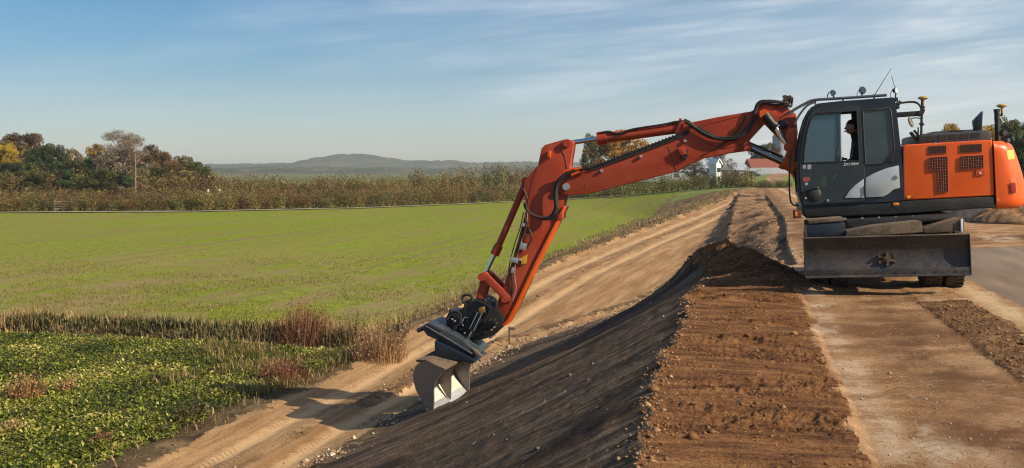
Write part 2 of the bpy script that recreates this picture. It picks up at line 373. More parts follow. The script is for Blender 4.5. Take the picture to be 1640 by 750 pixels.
def soil(name, stops, sc_=3.0, an=(1, 1, 1), bump=0.02, bsc=30, pebbles=None, rough=0.95, big=None, patch=None, spec=0.15, bands=(), treads=(), align=False):
    t = NT(name, rough, 0, spec)
    if align:                                                          # follow the bend of the track
        s0_ = t.n.new('ShaderNodeSeparateXYZ'); t.l.new(t.obj, s0_.inputs[0]); c0_ = t.n.new('ShaderNodeCombineXYZ')
        t.l.new(t.attr('across'), c0_.inputs[0]); t.l.new(s0_.outputs[1], c0_.inputs[1]); t.l.new(s0_.outputs[2], c0_.inputs[2]); t.obj = c0_.outputs[0]
    v = t.map(an)
    a = t.noise(sc_, 9, 0.62, v); b = t.noise(bsc, 5, 0.65); c = t.noise(bsc*4, 3, 0.6)
    f = t.math('ADD', t.math('MULTIPLY', a, 0.62), t.math('MULTIPLY', b, 0.38))
    col = t.ramp(f, stops)
    if big: col = t.mix(t.ramp(t.noise(big[0], 4, 0.6, t.map(big[3] if len(big) > 3 else (1, 1, 1))), [(big[1], 0), (big[1]+0.12, 1)]), col, big[2])
    if patch: col = t.mix(t.math('MULTIPLY', t.ramp(t.noise(patch[0], 6, 0.65, t.map(patch[3] if len(patch) > 3 else (1, 1, 1)), 0.4), [(patch[1], 0), (patch[1]+0.1, 1)]), 0.85), col, patch[2])
    for (c0, w0, bc, th) in bands:                                     # strips of another material running along the road
        sp_ = t.n.new('ShaderNodeSeparateXYZ'); t.l.new(t.obj, sp_.inputs[0])
        dd_ = t.math('ADD', t.math('ABSOLUTE', t.math('SUBTRACT', sp_.outputs[0], c0)), t.math('MULTIPLY', t.math('SUBTRACT', t.noise(1.3, 5, 0.7), 0.5), w0*2.0))
        fa = t.math('MULTIPLY', t.ramp(t.math('DIVIDE', dd_, w0), [(0.25, 1), (1.0, 0)]), t.ramp(t.noise(1.1, 7, 0.7), [(th, 0), (th+0.16, 1)]))
        col = t.mix(fa, col, bc)
    fine = t.ramp(c, [(0.32, 0.50), (0.5, 0.98), (0.68, 1.45)])
    col = t.mix(1.0, col, fine, 'MULTIPLY')
    if pebbles:
        p = t.vor(pebbles[0]); cc = t.vor(pebbles[0], out='Color')
        sel = t.math('MULTIPLY', t.ramp(p, [(0.12, 1), (0.2, 0)]), t.ramp(cc, [(pebbles[1], 0), (pebbles[1]+0.02, 1)]))
        col = t.mix(sel, col, pebbles[2])
    h = t.math('ADD', t.math('MULTIPLY', b, 1.0), t.math('MULTIPLY', c, 0.5))
    if treads:                                                         # chevron prints pressed in by tyres
        sp_ = t.n.new('ShaderNodeSeparateXYZ'); t.l.new(t.obj, sp_.inputs[0])
        gate = t.ramp(t.noise(0.45, 5, 0.65), [(0.44, 0), (0.54, 1)])
        for c0, w0 in treads:
            at = t.math('ABSOLUTE', t.math('ADD', t.math('SUBTRACT', sp_.outputs[0], c0), t.math('MULTIPLY', t.math('SINE', t.math('MULTIPLY', sp_.outputs[1], 0.35)), 0.06)))
            wv = t.math('SINE', t.math('ADD', t.math('MULTIPLY', sp_.outputs[1], 42.0), t.math('MULTIPLY', at, 34.0)))
            mk = t.math('MULTIPLY', t.math('MULTIPLY', t.ramp(t.math('DIVIDE', at, w0), [(0.85, 1), (1.0, 0)]), gate), t.ramp(wv, [(0.42, 0), (0.62, 1)]))
            col = t.mix(t.math('MULTIPLY', mk, 0.38), col, (0.11, 0.060, 0.028)); h = t.math('SUBTRACT', h, t.math('MULTIPLY', mk, 0.7))
    t.col(col)
    t.bump(h, bump, 0.8)
    return t.m
BR = (0.19, 0.090, 0.040)
m_field = None
def field_mat():
    t = NT('meadow', 0.9, 0, 0.1)
    a = t.noise(0.09, 6, 0.6, t.map((1, 0.35, 1))); b = t.noise(2.0, 6, 0.7); c = t.noise(14, 4, 0.7)
    g = t.ramp(t.math('ADD', t.math('MULTIPLY', b, 0.5), t.math('MULTIPLY', c, 0.5)),
               [(0.36, (0.060, 0.082, 0.004)), (0.5, (0.150, 0.196, 0.010)), (0.62, (0.27, 0.285, 0.022))])
    g = t.mix(t.ramp(a, [(0.45, 0), (0.72, 0.6)]), g, (0.235, 0.19, 0.055))
    # faint drill rows running across the view and soil showing between them
    rows = t.noise(1.0, 6, 0.65, t.map((0.85, 0.035, 1)))
    g = t.mix(t.ramp(rows, [(0.46, 0), (0.64, 0.75)]), g, (0.19, 0.145, 0.055))
    near = t.n.new('ShaderNodeSeparateXYZ'); t.l.new(t.obj, near.inputs[0])
    for k_ in (4.0, 5.7):                                              # sprayer tramlines every 15 m, parallel to the road
        mo = t.math('FLOORED_MODULO', t.math('ADD', near.outputs[0], k_), 15.0) if False else t.math('PINGPONG', t.math('ADD', near.outputs[0], k_), 7.5)
        ln_ = t.ramp(mo, [(0.10, 1), (0.40, 0)]); g = t.mix(t.math('MULTIPLY', ln_, 0.55), g, (0.17, 0.125, 0.05))
    thin = t.math('MULTIPLY', t.ramp(t.math('DIVIDE', near.outputs[1], 100.0), [(0.33, 0.95), (0.64, 0.0)]), t.ramp(t.noise(0.5, 7, 0.72, t.map((1, 0.5, 1))), [(0.44, 0), (0.58, 1)]))
    g = t.mix(thin, g, (0.23, 0.17, 0.08))
    t.col(g); t.bump(t.math('ADD', b, c), 0.05, 0.7); return t.m
mats = {
 0: ('meadow', field_mat()),
 1: ('crop_ground', soil('crop_ground', [(0.35, (0.05, 0.035, 0.018)), (0.65, (0.10, 0.075, 0.035))], 2.0)),
 2: ('grass_verge', soil('grass_verge', [(0.38, (0.045, 0.032, 0.016)), (0.49, (0.135, 0.088, 0.042)), (0.62, (0.31, 0.21, 0.105))], 1.3, bump=0.08)),
 3: ('haul_track', soil('haul_track', [(0.36, (0.165, 0.090, 0.040)), (0.5, (0.285, 0.168, 0.078)), (0.64, (0.41, 0.265, 0.138))], 1.6, (2.6, 0.22, 1), 0.014, 22, (9, 0.86, (0.48, 0.40, 0.30)),
         big=(0.5, 0.53, (0.235, 0.125, 0.052), (1.9, 0.2, 1)), treads=((0.75, 0.15), (1.1, 0.15), (2.0, 0.15), (2.35, 0.15)), bands=((0.92, 0.30, (0.45, 0.29, 0.15), 0.25), (1.55, 0.22, (0.17, 0.095, 0.042), 0.42), (2.2, 0.30, (0.45, 0.29, 0.15), 0.25)), align=True)),
 4: ('embankment', soil('embankment', [(0.36, (0.042, 0.026, 0.015)), (0.5, (0.130, 0.086, 0.052)), (0.66, (0.31, 0.215, 0.135))], 1.5, (0.35, 6.5, 1), 0.05, 26, big=(0.6, 0.50, (0.050, 0.033, 0.022), (0.45, 1.3, 1)), patch=(1.1, 0.60, (0.20, 0.145, 0.095), (0.3, 1.6, 1)), pebbles= (6, 0.93, (0.42, 0.36, 0.28)))),
 5: ('soil_strip', soil('soil_strip', [(0.38, (0.045, 0.019, 0.008)), (0.49, (0.175, 0.076, 0.028)), (0.64, (0.33, 0.165, 0.066))], 1.8, (0.8, 2.6, 1), 0.07, 24, (11, 0.94, (0.42, 0.30, 0.18)))),
 6: ('road_base', soil('road_base', [(0.34, (0.115, 0.052, 0.021)), (0.47, (0.255, 0.138, 0.062)), (0.64, (0.47, 0.30, 0.165))], 1.1, (1.0, 1.6, 1), 0.02, 34, (24, 0.85, (0.46, 0.40, 0.34)),
         big=(0.55, 0.50, (0.165, 0.078, 0.033), (0.9, 0.8, 1)), patch=(0.8, 0.57, (0.46, 0.35, 0.245), (1.3, 0.55, 1)), bands=((1.75, 0.5, (0.13, 0.062, 0.026), 0.40), (0.97, 0.20, (0.46, 0.34, 0.23), 0.44), (3.35, 0.25, (0.50, 0.35, 0.20), 0.3)), treads=((1.32, 0.15), (1.66, 0.15), (2.12, 0.13), (3.32, 0.14)))),
 7: ('asphalt_road', soil('asphalt_road', [(0.32, (0.105, 0.080, 0.060)), (0.5, (0.185, 0.138, 0.100)), (0.68, (0.29, 0.215, 0.150))], 0.7, (2.6, 0.35, 1), 0.006, 60, patch=(0.5, 0.62, (0.24, 0.18, 0.12), (2.4, 0.22, 1)), rough=0.8)),
 8: ('loose_ground', soil('loose_ground', [(0.34, (0.13, 0.065, 0.030)), (0.5, (0.28, 0.155, 0.075)), (0.66, (0.42, 0.26, 0.14))], 2.2, (1, 1, 1), 0.05, 16, (7, 0.9, (0.5, 0.42, 0.33)),
         big=(0.6, 0.50, (0.050, 0.030, 0.018), (1.0, 0.30, 1)))),
 9: ('soil_band', soil('soil_band', [(0.34, (0.065, 0.030, 0.013)), (0.5, (0.17, 0.085, 0.037)), (0.66, (0.32, 0.18, 0.082))], 3.2, (1, 1, 1), 0.05, 26)),
 11: ('soil_berm', soil('soil_berm', [(0.36, (0.050, 0.028, 0.014)), (0.5, (0.17, 0.10, 0.05)), (0.66, (0.38, 0.25, 0.14))], 3.0, (1, 1, 1), 0.06, 18)),
 10: ('far_grassland', soil('far_grassland', [(0.3, (0.10, 0.14, 0.03)), (0.5, (0.16, 0.20, 0.04)), (0.7, (0.26, 0.24, 0.08))], 0.2)),
}
for zk, (nm, mt) in mats.items():
    fs = quads[fz == zk]
    if not len(fs): continue
    used, inv = np.unique(fs, return_inverse=True)
    me = np_mesh(nm, W3[used], inv.reshape(-1, 4), mt, [('across', 'POINT', (GT-lt_).ravel()[used])] if zk == 3 else None, smooth=True)
    o = bpy.data.objects.new(nm, me); C.objects.link(o); o.rotation_euler = (0, 0, -YAW); tag(o, kind='structure')
# the wide ground sheet under everything, to the horizon
gx = np.linspace(-1, 1, 121); gx = np.sign(gx)*np.abs(gx)**2.2*9000
P, Q = np.meshgrid(gx, gx+1500); T_, S_ = to_ts(P, Q)
HZ = np.where((Q > -120) & (Q < 600) & (np.abs(P) < 600), -7.0, -3.2)
ii = np.arange(121*121).reshape(121, 121)
gq = np.stack([ii[:-1, :-1], ii[:-1, 1:], ii[1:, 1:], ii[1:, :-1]], -1).reshape(-1, 4)
me = np_mesh('ground', np.stack([P.ravel(), Q.ravel(), HZ.ravel()], -1), gq, soil('plain', [(0.3, (0.06, 0.07, 0.02)), (0.5, (0.11, 0.12, 0.03)), (0.7, (0.16, 0.13, 0.05))], 0.02))
o = bpy.data.objects.new('ground', me); C.objects.link(o); tag(o, kind='structure')

# distant wooded hills, each a long ridge with its own depth
def hill(name, Y0, depth, prof, seed):
    """prof: (px, crest height above camera in px) as seen; built as a real ridge at distance Y0"""
    nx, ny = 520, 46
    px = np.linspace(prof[0][0], prof[-1][0], nx); X = (px-820)/1640*Y0
    top = np.interp(px, [p[0] for p in prof], [p[1] for p in prof])/1640*Y0 + ZC
    v = np.linspace(0, 1, ny); XX, VV = np.meshgrid(X, v)
    YY = Y0 + (VV-0.5)*depth*2
    shape = np.exp(-((VV-0.5)/0.24)**2)
    HH = -4 + (top[None, :]+4)*shape
    sca = Y0/2600
    n = fbm(XX/(95*sca), YY/(95*sca), seed, 4)*4.0*sca + (vnoise(XX/(9*sca), YY/(14*sca), seed+3))*5.0*sca + vnoise(XX/(4*sca), YY/(6*sca), seed+4)*2.5*sca
    HH = HH + n*np.clip(shape*1.5, 0, 1) - 5.5*sca*shape
    j = np.arange(nx*ny).reshape(ny, nx)
    q = np.stack([j[:-1, :-1], j[:-1, 1:], j[1:, 1:], j[1:, :-1]], -1).reshape(-1, 4)
    t = NT(name, 1, 0, 0.05)
    a = t.noise(0.012, 7, 0.7); b = t.noise(0.09, 4, 0.7)
    t.col(t.ramp(t.math('ADD', t.math('MULTIPLY', a, 0.55), t.math('MULTIPLY', b, 0.45)), [(0.36, (0.012, 0.024, 0.012)), (0.47, (0.040, 0.056, 0.022)), (0.54, (0.10, 0.075, 0.030)), (0.62, (0.13, 0.125, 0.045))]))
    me = np_mesh(name, np.stack([XX.ravel(), YY.ravel(), HH.ravel()], -1), q, t.m, smooth=True)
    o = bpy.data.objects.new(name, me); C.objects.link(o); tag(o, kind='structure')
hill('hills', 3300, 480, [(-300, 2), (150, 6), (330, 13), (400, 14), (470, 14), (500, 21), (545, 27), (590, 28), (625, 22), (650, 18), (690, 19), (730, 19), (770, 15), (860, 16), (950, 13), (1100, 10), (1250, 9), (1400, 8), (2000, 4)], 101)
hill('hills', 2100, 300, [(-300, 4), (200, 2), (300, 5), (400, 7), (560, 8), (700, 5), (800, 8), (900, 7), (1050, 3), (1200, 6), (1500, 4), (2000, 2)], 120)
# ---------------------------------------------------------------- the excavator
TILT = R(2.4)
MP = Vector((6.27, 18.02, 0.035))
MM = Matrix.Translation(MP) @ Matrix.Rotation(-YAW, 4, 'Z') @ Matrix.Rotation(-TILT, 4, 'Y')
MI = MM.inverted()
EYE = MI @ Vector((0, 0, ZC))
def L(px, py, c):
    """design sheet: point of the machine's plane y = c measured on the photograph -> machine coordinates (x, z)"""
    d = MI.to_3x3() @ Vector(((px-820)/1640, 1, (275-py)/1640)); k = (c-EYE.y)/d.y; p = EYE + d*k
    return (p.x, p.z)
def L3(px, py, c):
    x, z = L(px, py, c); return Vector((x, c, z))
def LL(c, *pp): return [L(x, y, c) for x, y in pp]
ORG = paint('orange_paint', (0.70, 0.095, 0.009), 0.30, dirt=0.30, dcol=(0.46, 0.14, 0.05), scale=2.2, spec=0.32)
BOOM = paint('boom_paint', (0.37, 0.042, 0.013), 0.42, dirt=0.42, dcol=(0.26, 0.085, 0.045), scale=1.9, spec=0.28, chips=0.35)
DARK = paint('dark_blue_paint', (0.009, 0.015, 0.027), 0.32, dirt=0.25, dcol=(0.045, 0.047, 0.05), scale=2.2, spec=0.5)
DOORM = paint('door_paint', (0.015, 0.024, 0.031), 0.4, dirt=0.3, dcol=(0.040, 0.043, 0.043), scale=2.4, spec=0.5)
BLK = paint('black_paint', (0.012, 0.012, 0.013), 0.45, dirt=0.35, dcol=(0.075, 0.062, 0.05), scale=3, spec=0.4)
BLADEM = paint('blade_steel', (0.030, 0.031, 0.034), 0.42, metal=0.3, dirt=0.55, dcol=(0.105, 0.078, 0.055), scale=3.2, spec=0.5, chips=0.5)
GREY = paint('grey_paint', (0.036, 0.042, 0.048), 0.5, dirt=0.3, dcol=(0.15, 0.13, 0.11), scale=3)
DUST = paint('dusty_plate', (0.075, 0.055, 0.040), 0.9, dirt=0.9, dcol=(0.22, 0.155, 0.10), scale=4)
SILV = paint('silver_paint', (0.50, 0.53, 0.55), 0.35, metal=0.3, dirt=0.2, dcol=(0.35, 0.31, 0.27), scale=3)
CHR = paint('chrome', (0.75, 0.76, 0.78), 0.12, metal=1.0, dirt=0.08, scale=3)
STEEL = paint('worn_steel', (0.55, 0.56, 0.58), 0.32, metal=0.75, dirt=0.35, dcol=(0.30, 0.25, 0.20), scale=4)
BUCK = paint('bucket_paint', (0.21, 0.21, 0.205), 0.42, metal=0.5, dirt=0.45, dcol=(0.24, 0.20, 0.155), scale=3.5, chips=0.5)
BIN = paint('bucket_inside', (0.64, 0.58, 0.50), 0.5, metal=0.3, dirt=0.45, dcol=(0.50, 0.38, 0.26), scale=5)
HOSE = paint('hose_rubber', (0.014, 0.014, 0.015), 0.5, dirt=0.2, scale=6)
TYRE = paint('tyre_rubber', (0.022, 0.021, 0.020), 0.85, dirt=0.55, dcol=(0.20, 0.135, 0.08), scale=5)
YEL = paint('yellow_paint', (0.65, 0.34, 0.02), 0.45, dirt=0.3, dcol=(0.25, 0.15, 0.05), scale=5)
def plain(name, col, rough=0.5, metal=0.0, spec=0.5):
    t = NT(name, rough, metal, spec); n = t.noise(9, 3)
    t.col(t.mix(n, tuple(c*0.85 for c in col), tuple(min(1, c*1.12) for c in col))); return t.m
RED = plain('red_lens', (0.25, 0.010, 0.010), 0.15)
AMB = plain('amber_lens', (0.75, 0.20, 0.02), 0.2)
WHT = plain('white_marking', (0.72, 0.74, 0.76), 0.5)
MESHD = plain('grille_mesh', (0.016, 0.013, 0.012), 0.7)
REFL = plain('reflector_yellow', (0.85, 0.42, 0.06), 0.3)
def glass(name, tint, tr, rough=0.03, base=(0.03, 0.045, 0.055)):
    t = NT(name, rough, 0, 0.6); t.col(base)
    tb = t.n.new('ShaderNodeBsdfTransparent'); tb.inputs[0].default_value = tint + (1,)
    mx = t.n.new('ShaderNodeMixShader'); mx.inputs[0].default_value = 1-tr
    d = t.math('MULTIPLY', t.ramp(t.noise(3.0, 6, 0.7), [(0.4, 0), (0.8, 1)]), 0.35)
    t.col(t.mix(d, base, (0.13, 0.15, 0.15)))
    t.l.new(tb.outputs[0], mx.inputs[1]); t.l.new(t.b.outputs[0], mx.inputs[2])
    t.l.new(mx.outputs[0], t.n['Material Output'].inputs['Surface']); return t.m
GL1 = glass('cab_glass', (0.35, 0.50, 0.58), 0.42, base=(0.050, 0.095, 0.125))
GL2 = glass('dark_cab_glass', (0.15, 0.22, 0.27), 0.30, base=(0.035, 0.060, 0.078))
GLC = glass('clear_glass', (0.92, 0.95, 0.96), 0.90)

EX = empty('wheeled_excavator', 'orange wheeled excavator with dark cab and long boom, at the top of the embankment', 'excavator')
EX.matrix_world = MM
def part(name, bm, mat, parent=None, smooth=35, label=None):
    o = bm_obj(name, bm, mat, parent or EX, smooth)
    if label: o['label'] = label
    return o
def pr(name, c0, c1, pts, mat, bev=0.012, parent=None, cpl=None, seg=2, label=None):
    """plate cut to the outline pts (pixels on the drawing plane cpl) between y=c0 and y=c1"""
    return part(name, prism_bm(bmesh.new(), LL(c0 if cpl is None else cpl, *pts), c0, c1, bev, seg), mat, parent, label=label)

# --- undercarriage
cx0, cz0 = 0.0, 0.0
b = bmesh.new()
box_bm(b, (0, 0, 0.86), (0.86, 3.9, 0.40), bev=0.03); box_bm(b, (0, -1.32, 0.56), (1.3, 0.30, 0.26), bev=0.05); box_bm(b, (0, 1.30, 0.56), (1.3, 0.30, 0.26), bev=0.05)
cyl_bm(b, (0, -1.62, 0.56), (0, -1.0, 0.56), 0.2, n=16)
for s_ in (-1, 1):
    box_bm(b, (s_*0.56, -0.0, 0.93), (0.5, 1.5, 0.12), bev=0.02)
chassis = part('chassis', b, BLK)
b = bmesh.new(); cyl_bm(b, (0, 0, 1.04), (0, 0, 1.24), 0.66, n=40); cyl_bm(b, (0, 0, 1.10), (0, 0, 1.18), 0.72, n=40); part('turntable', b, BLK)
def wheel(x, y):
    s_ = 1 if x > (XW0+XW1)/2 else -1
    hub = bmesh.new(); lathe_bm(hub, [(0.05, -0.13), (0.29, -0.13), (0.30, -0.10), (0.27, -0.06), (0.24, 0.02), (0.12, 0.05), (0.10, 0.12), (0.001, 0.13)], (x, y, 0.50), (s_, 0, 0), 28)
    for k in range(10):
        a = 2*PI*k/10; cyl_bm(hub, (x+s_*0.02, y+0.17*math.cos(a), 0.5+0.17*math.sin(a)), (x+s_*0.075, y+0.17*math.cos(a), 0.5+0.17*math.sin(a)), 0.014, n=6)
    w = part('wheel', hub, ORG if False else GREY)
    t = bmesh.new()
    lathe_bm(t, [(0.29, -0.11), (0.33, -0.135), (0.41, -0.148), (0.465, -0.14), (0.492, -0.115), (0.495, 0.0), (0.492, 0.115), (0.465, 0.14), (0.41, 0.148), (0.33, 0.135), (0.29, 0.11), (0.29, -0.11)], (x, y, 0.50), (1, 0, 0), 48)
    for k in range(28):
        for sgn in (-1, 1):
            a = 2*PI*(k+0.25*sgn)/28; rot = Matrix.Rotation(-a, 3, 'X') @ Matrix.Rotation(0.45*sgn, 3, 'Z')
            box_bm(t, Vector((x+sgn*0.070, y+0.497*math.sin(a), 0.5+0.497*math.cos(a))), (0.135, 0.052, 0.036), rot, bev=0.005, seg=1)
    ty = part('tyre', t, TYRE, w)
XW0 = L(1293, 462, -1.95)[0]+0.20; XW1 = L(1552.5, 458, -1.95)[0]-0.15
for x in (XW0, XW0+0.325, XW1-0.325, XW1):
    wheel(x, -1.36); wheel(x+(0.10 if x < (XW0+XW1)/2 else 0.0), 1.32)
# dozer blade: curved mouldboard on two arms
YB = -2.50
xl0, zt = L(1287.5, 385, YB); xr0, zb = L(1553, 437, YB)
_, ztr = L(1552, 372, YB); _, zbl = L(1288, 447, YB)
zt = (zt+ztr)/2; zb = (zb+zbl)/2
prof = []
hB = zt-zb
for k in range(15):
    v = k/14; prof.append((0.10*(2*v-1)**2 - 0.045 + (0.03 if k == 0 else 0), zb+hB*v))
b = bmesh.new(); back = [(y+0.035, z) for y, z in prof][::-1]
loop = prof+back
A_ = [b.verts.new((xl0, YB-0.0-y, z)) for y, z in loop]; B_ = [b.verts.new((xr0, YB-0.0-y, z)) for y, z in loop]
n = len(loop); b.faces.new(A_); b.faces.new(B_[::-1])
for i in range(n): b.faces.new((A_[i], B_[i], B_[(i+1) % n], A_[(i+1) % n]))
blade = part('dozer_blade', b, BLADEM, smooth=25)
b = bmesh.new()
box_bm(b, ((xl0+xr0)/2, YB-0.068, zb+0.055), (xr0-xl0+0.004, 0.022, 0.13), bev=0.004)
for k in range(8): cyl_bm(b, (xl0+0.2+k*(xr0-xl0-0.4)/7, YB-0.072, zb+0.06), (xl0+0.2+k*(xr0-xl0-0.4)/7, YB-0.088, zb+0.06), 0.016, n=6)
part('cutting_edge', b, BLADEM, blade)
b = bmesh.new(); box_bm(b, ((xl0+xr0)/2, YB-0.04, zt+0.004), (xr0-xl0, 0.05, 0.022), bev=0.004); part('top_lip', b, DUST, blade)
for xx in (xl0-0.006, xr0+0.006):
    b = bmesh.new(); box_bm(b, (xx, YB-0.03, (zt+zb)/2), (0.014, 0.11, hB+0.01), bev=0.003); part('end_plate', b, BLADEM, blade)
# bolted towing socket in the middle of the blade
b = bmesh.new(); ex, ez = L(1420.5, 415, YB); 
cyl_bm(b, (ex, YB+0.04, ez), (ex, YB-0.05, ez), 0.055, n=12)
for k in range(6):
    a = PI/2+k*PI/3+0.0; q = Vector((ex+0.115*math.cos(a)*1.1, YB-0.02, ez+0.085*math.sin(a)))
    cyl_bm(b, (ex, YB-0.02, ez), q, 0.022, 0.014, n=8); cyl_bm(b, q+Vector((0, 0.03, 0)), q-Vector((0, 0.03, 0)), 0.022, n=8)
cyl_bm(b, (ex, YB-0.04, ez), (ex, YB-0.065, ez), 0.026, n=6)
part('socket', b, paint('rusty_steel', (0.07, 0.045, 0.025), 0.8, dirt=0.6, dcol=(0.17, 0.125, 0.075), scale=14), blade)
# chalk scribbles left on the blade
b = bmesh.new(); random.seed(5)
sx0, sz0 = L(1453, 390, YB)
marks = [[(0, .09), (.05, .05), (.02, 0), (.0, .04), (.05, .09)], [(.09, 0), (.08, .09), (.13, .07), (.10, .045), (.15, 0)], [(.17, .09), (.20, .02), (.25, .08)], [(.28, .0), (.33, .09), (.36, .01)]]
for st in marks:
    tube_bm(b, [(sx0+p*0.8, YB-0.022, sz0+q*0.8-0.05) for p, q in st], 0.0022, n=4, k=3)
for k in range(26):
    xq = random.uniform(xl0+0.1, xr0-0.15); zq = random.uniform(zt-0.22, zt-0.02); dx = random.uniform(-.04, .05)
    tube_bm(b, [(xq, YB-0.012-0.045*abs((zq-zb)/hB*2-1)**2, zq), (xq+dx, YB-0.012-0.045*abs((zq-zb)/hB*2-1)**2, zq-0.05)], 0.0014, n=4, k=1)
part('scratch_marks', b, DUST, blade)
b = bmesh.new()
for xx in (-0.42, 0.42): box_bm(b, (xx, -2.15, 0.62), (0.12, 0.62, 0.20), bev=0.02)
cyl_bm(b, (-0.25, -2.4, 0.75), (-0.2, -1.9, 0.95), 0.05); cyl_bm(b, (0.25, -2.4, 0.75), (0.2, -1.9, 0.95), 0.05)
part('blade_arm', b, BLK)
# deck boxes and dusty plates seen above the blade
pr('tool_box', -2.25, -1.45, [(1291, 363), (1354, 357), (1354.5, 383), (1294, 386)], DARK, 0.015, label='dark blue storage box')
pr('fender', -2.05, -1.35, [(1294, 353.5), (1352, 349), (1352, 354), (1296, 359)], DUST, 0.008)
pr('step_plate', -2.35, -1.60, [(1355, 381), (1356, 370), (1400, 362), (1468, 354.5), (1476, 355), (1478.5, 372)], DUST, 0.006)
pr('step_plate', -2.30, -1.50, [(1480, 374), (1480.5, 366), (1537, 349), (1543, 350), (1545, 370)], paint('dusty_red_plate', (0.075, 0.050, 0.034), 0.9, dirt=0.8, dcol=(0.20, 0.14, 0.09), scale=4), 0.006)
pr('step_edge', -2.33, -2.305, [(1538.5, 352), (1542, 350), (1542.5, 371), (1539, 371)], WHT, 0.002)
pr('carrier_beam', -1.9, 1.9, [(1356, 354), (1470, 348), (1536, 344), (1537, 350), (1470, 356), (1356, 372)], BLK, 0.02)
b = bmesh.new()
for k in range(9): cyl_bm(b, L3(1300+k*27, 352.5-k*0.9, -1.5), L3(1300+k*27, 352.5-k*0.9, -1.46), 0.02, n=8)
part('bolt', b, STEEL)
ml = pr('marker_lamp', -1.24, -1.10, [(1270, 336.5), (1283, 336), (1284, 349), (1271, 350)], paint('lamp_housing', (0.10, 0.02, 0.012), 0.5), 0.01); pr('lens', -1.26, -1.24, [(1273, 339), (1277, 339), (1277, 347), (1273, 347)], AMB, 0.003, ml)

# --- upper structure
YS = -1.24
skirt = [(1284, 331), (1446, 322), (1593, 314.5), (1595, 333), (1560, 335), (1440, 343.5), (1292, 350), (1287, 345)]
pr('deck_frame', YS, 1.24, skirt, BLK, 0.05, seg=3)
pr('amber_marker', YS-0.015, YS+0.02, [(1430.5, 325), (1440, 324.5), (1440, 329), (1430.5, 329.5)], AMB, 0.004)
house_pts = [(1447, 321), (1446, 234.5), (1450, 232), (1520, 227.8), (1589, 224), (1592.5, 313.5)]
house = pr('engine_housing', YS+0.01, 1.23, house_pts, ORG, 0.055, seg=4)
# grilles and louvres on the side cover
def pane(name, pts, mat, parent, c=None, t=0.003, bev=0.0):
    c = YS if c is None else c
    return pr(name, c-t, c+0.03, pts, mat, bev, parent, cpl=c)
LAT = paint('lattice_paint', (0.20, 0.045, 0.018), 0.6, dirt=0.4, dcol=(0.12, 0.07, 0.05), scale=9)
def lattice(pts_box, nx, nz, parent, skip=None, c=YS-0.006):
    (x0, y0), (x1, y1), (x2, y2), (x3, y3) = pts_box        # tl tr br bl
    b = bmesh.new()
    for i in range(nx+1):
        u = i/nx; cyl_bm(b, L3(x0+(x1-x0)*u, y0+(y1-y0)*u, c-0.001), L3(x3+(x2-x3)*u, y3+(y2-y3)*u, c-0.001), 0.0065, n=4, cap=False)
    for i in range(nz+1):
        u = i/nz; cyl_bm(b, L3(x0+(x3-x0)*u, y0+(y3-y0)*u, c-0.001), L3(x1+(x2-x1)*u, y1+(y2-y1)*u, c-0.001), 0.0065, n=4, cap=False)
    return part('lattice', b, LAT, parent)
g1 = pane('grille', [(1488.6, 253), (1517.4, 251), (1517.7, 273), (1518.5, 307), (1504, 308.5), (1502.5, 274.5), (1489.3, 275)], MESHD, house)
lattice([(1488.6, 253), (1517.4, 251), (1517.7, 272), (1489.3, 274)], 7, 5, g1); lattice([(1502.5, 274), (1517.7, 273), (1518.5, 307), (1504, 308.5)], 4, 8, g1)
g2 = pane('grille', [(1538.6, 251), (1574.6, 249), (1575, 269), (1539, 271.5)], MESHD, house); lattice([(1538.6, 251), (1574.6, 249), (1575, 269), (1539, 271.5)], 9, 5, g2)
for (xa, xb, ya, yb, nn) in ((1487.5, 1516, 235.5, 234, 9), (1538, 1573, 233, 231.5, 10)):
    b = bmesh.new()
    for i in range(nn):
        u = (i+0.5)/nn; xx = xa+(xb-xa)*u; yy = ya+(yb-ya)*u
        prism_bm(b, LL(YS, (xx-1.0, yy-1), (xx+0.9, yy-1), (xx+1.2, yy+11.5), (xx-0.7, yy+11.5)), YS-0.004, YS+0.03)
    part('louvre', b, MESHD, house)
s_ = pane('badge', [(1563, 273), (1576.5, 272), (1576.7, 280.5), (1563.2, 281.5)], plain('badge_red', (0.50, 0.05, 0.015)), house, t=0.006)
pane('badge_mark', [(1567.5, 278.5), (1569.6, 274.5), (1572, 278.2), (1570.6, 279.2), (1569.6, 277), (1568.6, 279.2)], WHT, s_, t=0.012)
pane('sticker', [(1453, 314), (1458, 313.7), (1458, 317.5), (1453, 317.8)], REFL, house, t=0.004)
pane('sticker', [(1459, 315), (1464, 314.7), (1464, 317.2), (1459, 317.5)], plain('sticker_brown', (0.35, 0.06, 0.02)), house, t=0.004)
for (px, py) in ((1498, 229.5), (1505, 230.8), (1543, 227.5)):
    b = bmesh.new(); p = L3(px, py, YS+0.03); cyl_bm(b, p, p+Vector((0, -0.02, 0)), 0.014, n=8); part('bolt', b, STEEL, house)
b = bmesh.new()
tube_bm(b, [L3(1447.5, 319, YS-0.003), L3(1446.5, 240, YS-0.003)], 0.008, n=6, k=1); part('seam', b, MESHD, house)
